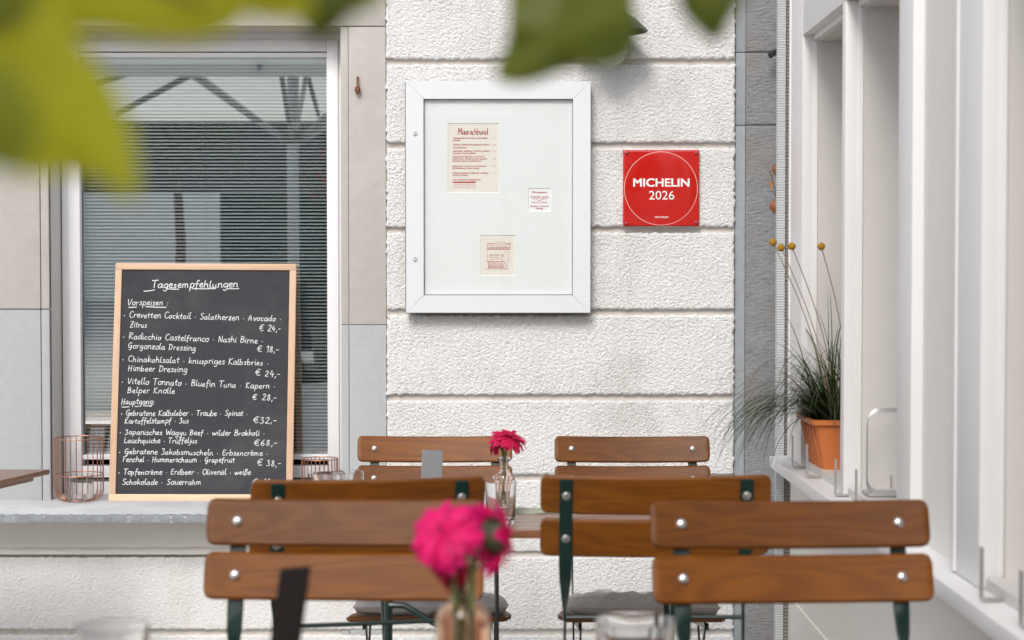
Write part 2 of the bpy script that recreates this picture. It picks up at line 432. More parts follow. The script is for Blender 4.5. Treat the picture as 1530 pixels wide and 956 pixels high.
# ------------------------------------------------------------------ ground
mb = MB(); S = 250
mb.add([(-S, -S, ground(-S) - 0.02), (S, -S, ground(-S) - 0.02), (S, 40, ground(40) - 0.02), (-S, 40, ground(40) - 0.02)], [(0, 1, 2, 3)])
tag(mb.build('ground', M['paving']), kind='structure')
pav = empty('pavement', kind='structure')
slab = MB().box(-.245, .245, -.245, .245, -.015, 0).mesh('paving_slab', bevel=0.004, seg=1)
slab.materials.append(M['paving'])
for i in range(-6, 4):
    for j in range(-6, 12):
        x, y = i * .5 + .1, j * .5
        if x > 0.8 or y > 5.6: continue
        o = bpy.data.objects.new('paving_slab', slab); COL.objects.link(o); o.parent = pav
        o.location = (x, y, ground(y) + random.uniform(-.001, .001)); o.rotation_euler = (-math.atan(SLOPE), 0, 0)

# ------------------------------------------------------------------ main building (the wall that faces the camera)
YW = 5.90                      # face of the roughcast blocks
YG = 5.918                     # bottom of the grooves
bld = empty('restaurant_building', (0, 0, 0), 'white roughcast restaurant front with horizontal grooves, a white framed window and grey stone door jamb', 'building')
def X_(px, Y=YW): return (px - 765) * Y / F
def Z_(py, Y=YW): return W(765, py, Y).z
xs_l, xs_r = X_(510, 5.92), X_(578)     # right-hand surround of the window
xw_l = X_(75, 5.92)                     # left reveal edge
x_end = X_(1097)
z_head = Z_(40, 5.92)
ZTOP = 3.3
core = MB()
core.box(xs_l, x_end + .002, YG, 6.35, -.3, ZTOP); core.box(x_end + .002, x_end + .6, 5.95, 6.35, -.3, ZTOP)
core.box(-3.6, xw_l, YG + .003, 6.35, -.3, ZTOP)
core.box(xw_l + .0, xs_l, YG + .002, 6.35, -.3, Z_(781, 5.9))
core.box(xw_l, xs_l, YG + .002, 6.35, z_head, ZTOP)
core.build('wall_core', M['groove'], bld)

def plaster_block(x0, x1, z0, z1, seed, name='plaster_block', y=YW, step=.0022, amp=.0028, mat='plaster'):
    nx = max(8, int((x1 - x0) / step)); nz = max(6, int((z1 - z0) / step))
    n1 = fft_noise(nz, nx, step, .0088, .0056, R(-35), seed)
    n2 = fft_noise(nz, nx, step, .022, .014, R(-30), seed + 50)
    n3 = fft_noise(nz, nx, step, .25, .20, 0, seed + 90)
    h = n1 * .66 + n2 * .34
    pits = np.clip(fft_noise(nz, nx, step, .016, .011, R(-30), seed + 33) - 2.1, 0, 1.2)
    h = (np.tanh(h * .9 + .35) - 1.6 * pits - .25 * np.clip(-h - .9, 0, 3)) * amp + n3 * .0008
    X = np.linspace(x0, x1, nx)[None, :].repeat(nz, 0); Z = np.linspace(z0, z1, nz)[:, None].repeat(nx, 1)
    e = np.minimum(np.minimum(X - x0, x1 - X), np.minimum(Z - z0, z1 - Z))
    k = np.clip(e / .006, 0, 1)
    Y = y - h * k + (1 - k) ** 2 * .004
    # ragged edge and side walls back to the groove
    jig = fft_noise(nz, nx, step, .03, .03, 0, seed + 7) * .0016 * (k < 1)
    P = np.stack([X + jig, Y, Z + jig * .7], -1)
    def ring(off):
        return off
    top = P[-1:].copy(); top[..., 1] = y + .035; bot = P[:1].copy(); bot[..., 1] = y + .035
    P = np.concatenate([bot, P, top], 0)
    l = P[:, :1].copy(); l[..., 1] = y + .035; r = P[:, -1:].copy(); r[..., 1] = y + .035
    P = np.concatenate([l, P, r], 1)
    return grid_obj(name, P, M[mat], bld)
gy = [-160, -34, 92, 217, 343, 466.5, 594, 713.5, 828, 945, 1060]
gh = 4.6
for i in range(len(gy) - 1):
    zt, zb = Z_(gy[i] + gh), Z_(gy[i + 1] - gh)
    if i >= 8:     # below the window the courses run on to the left
        plaster_block(-2.0, xs_r - .004, zb, zt, 100 + i, amp=.0019)
    plaster_block(xs_r, x_end, zb, zt, 10 + i)
# left surround of the window, upper beige and lower grey, with a recessed line
zj = Z_(462, 5.92); zs = Z_(790, 5.92)
for (xa, xb, yy) in ((-1.95, X_(60, 5.9) - .0006, 5.905), (X_(60, 5.9) + .0006, xw_l, 5.908)):
    MB().box(xa, xb, yy, YG + .02, zj + .002, ZTOP).build('stone_surround', M['beige'], bld, bevel=.004)
    MB().box(xa, xb, yy - .001, YG + .02, zs, zj - .001).build('stone_surround', M['grey_paint'], bld, bevel=.004)
zj = Z_(485, 5.92); z4 = Z_(40, 5.92)
for (xa, xb, yy) in ((xs_l, X_(521, 5.9) - .001, 5.912), (X_(521, 5.9) + .001, xs_r - .003, 5.908)):
    MB().box(xa, xb, yy, YG + .02, zj + .001, z4 - .0015).build('stone_surround', M['beige'], bld, bevel=.003)
    MB().box(xa, xb, yy - .001, YG + .02, -.2, zj - .001).build('stone_surround', M['grey_paint'], bld, bevel=.003)
MB().box(xw_l - .02, xs_r - .003, 5.907, YG + .02, z4 + .0015, ZTOP).build('window_lintel', M['beige'], bld, bevel=.004)
# reveals of the window
MB().box(xw_l - .03, xw_l + .001, 5.93, 6.3, zs, z4).build('window_reveal', M['subsill'], bld)
# sill: stone slab with a weathered top
xa, xb = -2.05, X_(524, 5.75)
sp = [(5.72, Z_(780, 5.72)), (6.2, Z_(780, 5.72)), (6.2, Z_(737, 6.06) + .004), (6.06, Z_(738, 6.06)), (5.89, Z_(748, 5.90)), (5.728, Z_(769, 5.72)), (5.72, Z_(771, 5.72))]
n = 120
vs = []; fs = []; m = len(sp)
for i in range(n + 1):
    x = xa + (xb - xa) * i / n
    for k, (y, z) in enumerate(sp):
        q = (.0018 * math.sin(i * 1.7) + random.uniform(-.0016, .0016)) if k in (0, 5, 6) else 0
        vs.append((x, y + q * (1.2 if k else .6), z + q * .6))
for i in range(n):
    for k in range(m):
        a, b = i * m + k, i * m + (k + 1) % m
        fs.append((a, b, b + m, a + m))
fs += [tuple(range(m)), tuple(n * m + k for k in range(m - 1, -1, -1))]
MB().add(vs, fs).build('window_sill', M['sillstone'], bld, smooth=25)
eg = MB(); vs = []; fs = []; xa, xb = -2.05, X_(524, 5.75); n = 260
for i in range(n + 1):
    x = xa + (xb - xa) * i / n
    q = [random.uniform(-.0008, .0008) for _ in range(4)]
    vs += [(x, 5.735, Z_(768.6, 5.72) + q[0] * .5), (x, 5.7185 + q[1] * .6, Z_(769.8, 5.72) + q[1] * .6), (x, 5.7165 + q[2], Z_(775, 5.72)), (x, 5.7185 + q[3], Z_(780.5, 5.72)), (x, 5.735, Z_(781, 5.72))]
fs = [(i * 5 + k, i * 5 + k + 1, i * 5 + k + 6, i * 5 + k + 5) for i in range(n) for k in range(4)]
eg.add(vs, fs).build('sill_edge', M['silledge'], bld, smooth=25)
# smooth band beneath the sill, with its broken lower edge
za, zb_ = Z_(778, 5.85), Z_(818, 5.86)
vs = []; n = 200; xa, xb = -2.05, X_(520, 5.86)
for i in range(n + 1):
    x = xa + (xb - xa) * i / n
    q = random.uniform(-.0012, .0012) + .0012 * math.sin(i * .35)
    vs += [(x, 5.858, za), (x, 5.860, zb_ + .004 + q), (x, 5.866, zb_ + q), (x, 5.93, zb_ + .002 + q)]
fs = [(i * 4 + k, i * 4 + k + 1, i * 4 + k + 5, i * 4 + k + 4) for i in range(n) for k in range(3)]
MB().add(vs, fs).build('smooth_band', M['subsill'], bld, smooth=60)
MB().box(-2.05, X_(520, 5.9), 5.884, 5.93, Z_(829, 5.88), zb_ + .004).build('ledge_band', M['subsill'], bld, bevel=.004)

# window
win = empty('window', parent=bld)
YF = 6.06
def frame_ring(x0, x1, z0, z1, w, y0, y1, name, mat, parent, bevel=.003, wb=None):
    wb = wb or w
    f = MB()
    f.box(x0, x0 + w, y0, y1, z0, z1); f.box(x1 - w, x1, y0, y1, z0, z1)
    f.box(x0 + w, x1 - w, y0 + .0008, y1, z1 - w, z1); f.box(x0 + w, x1 - w, y0 + .0008, y1, z0, z0 + wb)
    return f.build(name, mat, parent, bevel=bevel)
fx0, fx1 = X_(93, YF), X_(508, YF) + .02
fz0, fz1 = Z_(740, YF), Z_(47, YF)
frame_ring(fx0, fx1, fz0, fz1, .034, YF, YF + .07, 'frame', M['pvc'], win, wb=.05)
g0, g1 = X_(121, YF), X_(491, YF)
h0, h1 = Z_(683, YF), Z_(84, YF)
frame_ring(fx0 + .026, g1 + .024 + .012, Z_(713, YF), fz1 - .030, .040, YF - .012, YF + .06, 'sash', M['pvc'], win, bevel=.004)
frame_ring(g0 - .014, g1 + .012, h0 - .008, h1 + .012, .016, YF - .006, YF + .05, 'glazing_bead', M['pvc'], win, bevel=.003)
frame_ring(g0 - .001, g1 + .001, h0 - .001, h1 + .001, .003, YF + .014, YF + .05, 'gasket', M['gasket'], win, bevel=0)
MB().box(fx0 + .01, fx1 - .01, YF - .003, YF + .03, Z_(718, YF), Z_(715.5, YF)).build('drip_rail', M['gasket'], win)
MB().box(g0 - .01, g1 + .01, YF + .018, YF + .024, h0 - .01, h1 + .01).build('pane', M['pane'], win)
# the dark room behind
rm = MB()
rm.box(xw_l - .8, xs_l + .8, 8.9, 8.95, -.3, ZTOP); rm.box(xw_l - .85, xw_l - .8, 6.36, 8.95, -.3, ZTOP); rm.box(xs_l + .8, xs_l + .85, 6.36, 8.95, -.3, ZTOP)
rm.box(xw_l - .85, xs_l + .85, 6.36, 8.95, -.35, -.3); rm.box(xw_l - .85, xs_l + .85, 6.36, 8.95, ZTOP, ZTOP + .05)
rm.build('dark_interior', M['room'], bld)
# venetian blind
vb = empty('venetian_blind', ((g0 + g1) / 2, 6.125, h1), 'white venetian blind of thin open slats behind the window glass', 'blind')
sw = g1 - g0 + .03
pitch = 5.18 * 6.125 / F
vs = []; fs = []
for i in range(2):
    x = (-.5 + i) * sw
    for k in range(5):
        t = (k - 2) / 2
        vs.append((x, t * .008, .0011 * (1 - t * t)))
fs = [(k, k + 1, k + 6, k + 5) for k in range(4)]
sl = bpy.data.meshes.new('slat'); sl.from_pydata(vs, [], fs); sl.materials.append(M['slat'])
sl.polygons.foreach_set('use_smooth', [True] * 4)
zz = -.03; i = 0
while zz > h0 - h1 + .02:
    o = bpy.data.objects.new('slat', sl); COL.objects.link(o); o.parent = vb
    tilt = R(33) - R(17) * min(1, i / 110) + random.uniform(-.05, .05)
    o.location = (random.uniform(-.0008, .0008), 0, zz); o.rotation_euler = (tilt, random.uniform(-.0004, .0004), 0)
    zz -= pitch; i += 1
MB().box(-sw / 2, sw / 2, -.011, .011, h0 - h1 + .004, h0 - h1 + .016).build('bottom_rail', M['slat'], vb, bevel=.002)
MB().box(-sw / 2, sw / 2, -.013, .013, -.022, .01).build('head_rail', M['slat'], vb, bevel=.002)
for px in (171, 307, 442):
    x = X_(px, 6.11) - (g0 + g1) / 2
    MB().tube([(x, -.0095, -.02), (x, -.0095, h0 - h1 + .01)], .0007, 5).build('ladder_cord', M['steel'], vb)

# right-hand stone door jamb
def stone_block(x0, x1, z0, z1, seed):
    step = .003; nx = int((x1 - x0) / step); nz = int((z1 - z0) / step)
    n1 = fft_noise(nz, nx, step, .06, .0085, R(6), seed); n2 = fft_noise(nz, nx, step, .012, .009, 0, seed + 1)
    n3 = fft_noise(nz, nx, step, .10, .10, 0, seed + 2)
    h = (n1 * .55 + n2 * .5) * .0012 + n3 * .0010
    X = np.linspace(x0, x1, nx)[None, :].repeat(nz, 0); Z = np.linspace(z0, z1, nz)[:, None].repeat(nx, 1)
    e = np.minimum(np.minimum(X - x0, x1 - X), np.minimum(Z - z0, z1 - Z)); k = np.clip(e / .006, 0, 1)
    P = np.stack([X, 5.925 - h * k + (1 - k) * .006, Z], -1)
    a = P[-1:].copy(); a[..., 1] += .03; b = P[:1].copy(); b[..., 1] += .03
    P = np.concatenate([b, P, a], 0)
    return grid_obj('stone_block', P, M['stone'], bld)
xm0, xm1, xm2 = x_end + .004, X_(1112, 5.92), X_(1245, 5.92)
zz = [ZTOP, Z_(78, 5.92), Z_(187, 5.92), -.2]
for i in range(3):
    stone_block(xm1, xm2, zz[i + 1] + .0004, zz[i] - .0004, 300 + i)
    MB().box(xm0, xm1 + .002, 5.921, 5.96, zz[i + 1] + .001, zz[i] - .001).build('stone_margin', M['stone_margin'], bld, bevel=.004)
MB().box(xm2 - .02, 2.4, 5.95, 6.3, -.3, ZTOP).build('door_recess', M['groove'], bld)
# pale plinth strip and dirt joint along the jamb
# iron bracket on the jamb
p = W(1152, 82, 5.86)
br = MB(); br.box(-.008, .06, -.01, .008, -.009, .009, Matrix.Rotation(R(-32), 4, 'Y'))
br.box(.03, .05, -.01, .08, .01, .05)
br.build('iron_bracket', M['darkmetal'], None, bevel=.002, loc=p)
tag(bpy.data.objects['iron_bracket'], 'short black iron bracket on the grey stone jamb near the top', 'bracket')

# ------------------------------------------------------------------ ribbed corner post (between the jamb and the white side building)
post = empty('ribbed_corner_post', (0, 0, 0), 'narrow ribbed stone corner post between grey jamb and white side building', 'post')
def ribs(x0, x1, y0, y1, z0, z1, pitch, mat, name):
    prof = []; n = int((z1 - z0) / pitch)
    f = MB()
    vs = []; fs = []
    for i in range(n * 2 + 1):
        z = z0 + i * pitch / 2; d = (.0016 if pitch < .009 else .0032) if i % 2 else 0
        d += random.uniform(0, .0008)
        vs += [(x0 - d * .3, y1, z), (x0 + .002 - d * .3, y0 - d, z), (x1, y0 - d, z), (x1, y1, z)]
    for i in range(n * 2):
        for k in range(4):
            a, b = i * 4 + k, i * 4 + (k + 1) % 4
            fs.append((a, b, b + 4, a + 4))
    return f.add(vs, fs).build(name, mat, post, smooth=0)
ribs(X_(1160, 5.15), X_(1172.5, 5.15), 5.15, 5.165, -.3, 3.0, .0075, M['ribpaint'], 'pale_margin')
ribs(X_(1172.5, 5.15) + .001, X_(1200, 5.15), 5.156, 5.32, -.3, 3.0, .0105, M['ribstone'], 'ribbed_face')

# ------------------------------------------------------------------ white side building with deep window openings
side = empty('side_building', (0, 0, 0), 'white painted side building with deep window openings and a long ledge, at the right', 'building')
XT, XWALL = .800, .823
def side_y(px, X=XT): return X * F / (px - 765)
zs_shelf = CAMZ - .552
z_top = 1.4 + .640
windows = [(4.81, 3.61), (2.97, 1.77)]     # far and near edge of each opening
y_far, y_near = 5.13, .30
ZT2 = 3.0
wl = MB()
wl.box(XWALL, 1.35, y_near, y_far, -.3, zs_shelf - .035)
wl.box(XWALL, 1.35, y_near, y_far, z_top + .02, ZT2)
ys = [y_far] + [v for w_ in windows for v in w_] + [y_near]
for i in range(0, len(ys), 2):
    wl.box(XWALL, 1.35, ys[i + 1] + (.0), ys[i], zs_shelf - .035, z_top + .02)
wl.build('wall', M['sidewall'], side)
MB().box(.818, .83, y_near, y_far - .004, -.3, CAMZ - .97).build('plinth', M['sidewall'], side, bevel=.002)
# ledge
lg = MB().prism([(.757, zs_shelf - .033), (.90, zs_shelf - .033), (.90, zs_shelf + .004), (.757, zs_shelf - .001)], y_near, 5.10, 'Y')
lg.build('ledge', M['whitepaint'], side, bevel=.003)
for (a, b) in windows:
    wp = empty('window', parent=side)
    t = MB()      # flat trim around the opening
    far_w = .225 if a > 4 else .185
    t.box(XT, XWALL + .01, a - .0015, a + far_w, zs_shelf + .003, ZT2 if a > 4 else z_top + .2)
    t.box(XT, XWALL + .01, b - .125, b + .0015, zs_shelf + .003, z_top + .2)
    t.box(XT + .0006, XWALL + .01, b, a, z_top, (ZT2 if a > 4 else z_top + .2) - .0)
    t.build('trim', M['whitepaint'], wp, bevel=.002)
    t = MB()      # bead line near the far edge of the trim
    t.box(XT - .004, XT + .01, a + far_w - .03, a + far_w - .012, zs_shelf + .004, ZT2 - .01)
    t.build('bead', M['whitepaint'], wp, bevel=.003)
    mid = (a + b) / 2
    t = MB()
    t.box(XT, XT + .032, mid - .021, mid + .021, zs_shelf + .003, z_top - .001)
    t.build('mullion', M['whitepaint'], wp, bevel=.0015)
    for (p0, p1) in ((a, mid + .021), (mid - .021, b)):
        # slim inner frame around a deep lined recess
        f = MB()
        f.box(XT + .030, XT + .042, p0 - .005, p0, zs_shelf + .02, z_top)
        f.box(XT + .030, XT + .042, p1, p1 + .005, zs_shelf + .02, z_top)
        f.box(XT + .030, XT + .042, p1 + .005, p0 - .005, z_top - .014, z_top)
        f.build('frame', M['whitepaint'], wp, bevel=.0015)
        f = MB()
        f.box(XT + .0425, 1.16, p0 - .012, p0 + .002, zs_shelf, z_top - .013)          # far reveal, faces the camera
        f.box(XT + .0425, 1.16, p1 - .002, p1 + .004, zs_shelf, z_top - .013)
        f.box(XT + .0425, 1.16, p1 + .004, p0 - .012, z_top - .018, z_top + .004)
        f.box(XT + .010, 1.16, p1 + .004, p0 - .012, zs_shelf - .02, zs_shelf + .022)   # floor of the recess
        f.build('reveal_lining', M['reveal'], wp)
        MB().box(1.135, 1.15, p1 + .004, p0 - .012, zs_shelf + .022, z_top - .018).build('shutter_panel', M['whitepaint'], wp)

# ------------------------------------------------------------------ flower box brackets on the ledge
def bracket(px, Y, label):
    h = .088; wdt = .017
    o = MB()
    x0 = X_(px, Y)
    zt = zs_shelf + .003
    o.flat([(0, 0, h), (0, 0, .004), (.002, 0, .002), (.13, 0, .002), (.132, 0, .004), (.132, 0, .05)],
           [wdt] * 6, [(0, 1, 0)] * 6, .003)
    ob = o.build('planter_bracket', M['steel'], None, bevel=.0006, seg=1, loc=(x0, Y, zt))
    return tag(ob, label, 'bracket', 'flat metal brackets on the white ledge')
bracket(1185, 4.78, 'flat metal bracket on the ledge left of the orange trough, farthest away')
bracket(1207, 4.55, 'flat metal bracket on the ledge in front of the orange trough')
bracket(1250, 4.18, 'flat metal bracket on the ledge just right of the orange trough')
bracket(1281, 3.97, 'flat metal bracket on the ledge between orange trough and wire loops')
bracket(1470, 2.86, 'larger blurred metal bracket on the ledge right of the front chair')
bracket(1530, 2.64, 'blurred metal bracket on the ledge cut by the right picture edge')
# wire loops standing in the second recess
wlp = empty('wire_rack', (X_(1326, 4.04), 4.04, zs_shelf + .024), 'thin rounded wire loops standing upright in the white window recess', 'rack')
for k in range(4):
    pts = []; hw, hh, rc = .052, .098, .03
    for (cx, cz, a0) in ((hw - rc, hh - rc, 0), (-hw + rc, hh - rc, 90), (-hw + rc, -hh + rc, 180), (hw - rc, -hh + rc, 270)):
        for q in range(6):
            th = R(a0 + q * 18); pts.append((cx + rc * math.cos(th), k * .02 - .03, cz + rc * math.sin(th) + hh))
    MB().tube(pts, .0013, 6, closed=True).build('wire_loop', M['steel'], wlp).location = (k * .007, k * .012, 0)
MB().box(-.05, .07, -.04, .04, 0, .006).build('base_bar', M['steel'], wlp, bevel=.001)

# ------------------------------------------------------------------ orange trough with grass
pz = zs_shelf + .004
px0, px1, py0, py1, ph = .824, .93, 4.56, 4.755, .150
pot = empty('plant_trough', ((px0 + px1) / 2, (py0 + py1) / 2, pz), 'orange plastic plant trough standing on the white ledge at the right', 'flower pot')
def rrect(hx, hy, r, n=4):
    out = []
    for (sx, sy, a0) in ((1, 1, 0), (-1, 1, 90), (-1, -1, 180), (1, -1, 270)):
        for q in range(n + 1):
            th = R(a0 + 90 * q / n); out.append((sx * (hx - r) + r * math.cos(th), sy * (hy - r) + r * math.sin(th)))
    return out
def loft(sections, name, mat, parent, capb=True, smooth=50):
    vs = []; n = len(sections[0][0])
    for (o2, z) in sections: vs += [(x, y, z) for x, y in o2]
    fs = []
    for i in range(len(sections) - 1):
        for k in range(n):
            k2 = (k + 1) % n; fs.append((i*n+k, i*n+k2, (i+1)*n+k2, (i+1)*n+k))
    if capb: fs.append(tuple(range(n - 1, -1, -1)))
    return MB().add(vs, fs).build(name, mat, parent, smooth=smooth)
hx, hy = .055, .098
loft([(rrect(hx, hy, .012), 0), (rrect(hx + .030, hy + .030, .014), .135), (rrect(hx + .032, hy + .032, .015), .136), (rrect(hx + .040, hy + .040, .016), .138),
      (rrect(hx + .041, hy + .041, .016), .150), (rrect(hx + .032, hy + .032, .014), .151), (rrect(hx + .028, hy + .028, .012), .125)], 'trough_body', M['terracotta'], pot)
rb = MB()
for k in range(5):
    y = -.07 + k * .035
    rb.prism([(y - .006, 0), (y + .006, 0), (y * 1.25 + .006, 0), (y * 1.25 - .006, 0)], 0, 0) if False else None
    a = Vector((-hx - .002, y, .006)); b = Vector((-hx - .031, y * 1.28, .130))
    rb.flat([a, b], [.012, .014], [(0, 1, 0)] * 2, .006)
rb.build('side_rib', M['terracotta'], pot, bevel=.0015, seg=1)
MB().prism(rrect(hx + .017, hy + .017, .012), .09, .130, 'Z').build('soil', M['soil'], pot)

gp = empty('grass_plant', ((px0 + px1) / 2, (py0 + py1) / 2, pz + .13), 'dark arching ornamental grass growing out of the orange trough', 'plant')
def blade(f, base, d, L, bend, wd, n=10, drop=1.0):
    p = Vector(base); v = Vector(d).normalized(); vs = []
    side_ = v.cross(Vector((0, 0, 1))); side_ = side_.normalized() if side_.length > .05 else Vector((1, 0, 0))
    rows = []
    for i in range(n + 1):
        t = i / n; wv = wd * (1 - t) ** .6 + .0002
        rows.append((p - side_ * wv / 2, p + side_ * wv / 2, p + Vector((0, 0, 0)) ))
        v = (v + Vector((d[0] * .25, d[1] * .25, -bend * t * drop)) * (2.2 / n)).normalized()
        p = p + v * (L / n)
    b = len(f.v)
    for a_, b_, _ in rows: f.v += [tuple(a_), tuple(b_)]
    for i in range(n): f.f.append((b + 2*i, b + 2*i + 1, b + 2*i + 3, b + 2*i + 2))
gb = MB(); gd = MB()
for i in range(420):
    bx, by = random.gauss(-.01, .022), random.gauss(0, .055)
    a = random.uniform(0, 2 * math.pi); sp_ = abs(random.gauss(0, .55))
    dx, dy = math.cos(a) * sp_ * 1.2 - .50, math.sin(a) * sp_ * .6
    L = random.uniform(.16, .40)
    blade(gd if random.random() < .09 else gb, (bx, by, 0), (dx, dy, 1.25), L, random.uniform(1.0, 5.0), random.uniform(.0030, .0052))
for i in range(120):   # long blades that reach over to the left
    blade(gb, (random.gauss(-.02, .02), random.gauss(0, .05), 0), (-1.15 + random.gauss(0, .35), random.gauss(-.25, .3), 1.0), random.uniform(.26, .44), random.uniform(1.2, 3.4), .0055, 14)
gb.build('grass_blades', M['grass'], gp, fix=False, smooth=0)['kind'] = 'stuff'
gd.build('dry_grass_blades', M['dry'], gp, fix=False, smooth=0)['kind'] = 'stuff'
tw = MB()
for i in range(16):
    x, y = .01 + random.gauss(0, .015), -.06 + random.gauss(0, .03)
    pts = [Vector((x, y, 0))]
    for q in range(6): pts.append(pts[-1] + Vector((random.uniform(-.01, .008), random.uniform(-.01, .01), random.uniform(.012, .026))))
    tw.tube(pts, .0011, 5)
tw.build('dead_stalks', M['dry'], gp)
for (hpx, hpy, lab) in ((1155, 362, 'round yellow flower ball on a thin stalk, leftmost and highest of four'), (1167, 370, 'round yellow flower ball second from the left above the grass, the lowest'),
                        (1183, 368, 'round yellow flower ball third from the left, against the white trim'), (1227, 368, 'round yellow flower ball on its own at the right above the grass')):
    h = W(hpx, hpy, 4.64)
    b = Vector((.866 + (hpx - 1180) * .0005, 4.62, pz + .13))
    t = empty('billy_button', b, lab, 'flower', 'yellow ball flowers in the orange trough')
    rel = h - b
    sph = bmesh.new(); bmesh.ops.create_icosphere(sph, subdivisions=3, radius=.0103)
    for v in sph.verts: v.co *= 1 + random.uniform(-.05, .05)
    me = bpy.data.meshes.new('flower_ball'); sph.to_mesh(me); sph.free()
    link('flower_ball', me, M['ball'], t, rel)
    pts = [Vector((0, 0, 0)).lerp(rel, q / 10) + Vector((.022 * math.sin(q / 10 * math.pi), 0, 0)) for q in range(11)]
    MB().tube(pts, .0014, 6).build('stalk', M['dry'], t)

# dried physalis hanging behind the ribbed post
ph_ = empty('physalis_sprig', W(1162, 300, 5.5), 'dried sprig with orange lantern husks hanging behind the ribbed post', 'dried plant')
def lantern(px, py, Y, r):
    c = W(px, py, Y) - Vector(ph_.location)
    prof = []
    vs = []; n = 20; m = 9
    f = MB()
    for i in range(m + 1):
        t = i / m; rr = r * math.sin(math.pi * min(1, t * .92 + .05)) ** .75 * (1 - .25 * t)
        for k in range(n):
            th = 2 * math.pi * k / n; q = 1 + .10 * math.cos(th * 5)
            vs.append(c + Vector((rr * q * math.cos(th), rr * q * math.sin(th), r * 1.5 * (.6 - 1.2 * t))))
    fs = [(i*n+k, i*n+(k+1) % n, (i+1)*n+(k+1) % n, (i+1)*n+k) for i in range(m) for k in range(n)]
    return f.add(vs, fs).build('lantern_husk', M['physalis'], ph_)
lantern(1164, 254, 5.5, .026); lantern(1160, 309, 5.5, .026); lantern(1176, 340, 5.52, .024)
c0 = Vector(ph_.location)
MB().tube([W(1150, 255, 5.5) - c0, W(1154, 268, 5.5) - c0, W(1158, 282, 5.5) - c0, W(1160, 300, 5.5) - c0, W(1170, 380, 5.5) - c0], .0016, 6).build('stem', M['twig'], ph_)
MB().tube([W(1154, 284, 5.5) - c0, W(1160, 296, 5.5) - c0], .0014, 6).build('stem', M['twig'], ph_)
MB().add([W(1152, 268, 5.5) - c0, W(1155, 274, 5.49) - c0, W(1151, 284, 5.5) - c0, W(1149, 277, 5.495) - c0], [(0, 1, 2, 3)]).build('dry_leaf', M['physalis'], ph_)

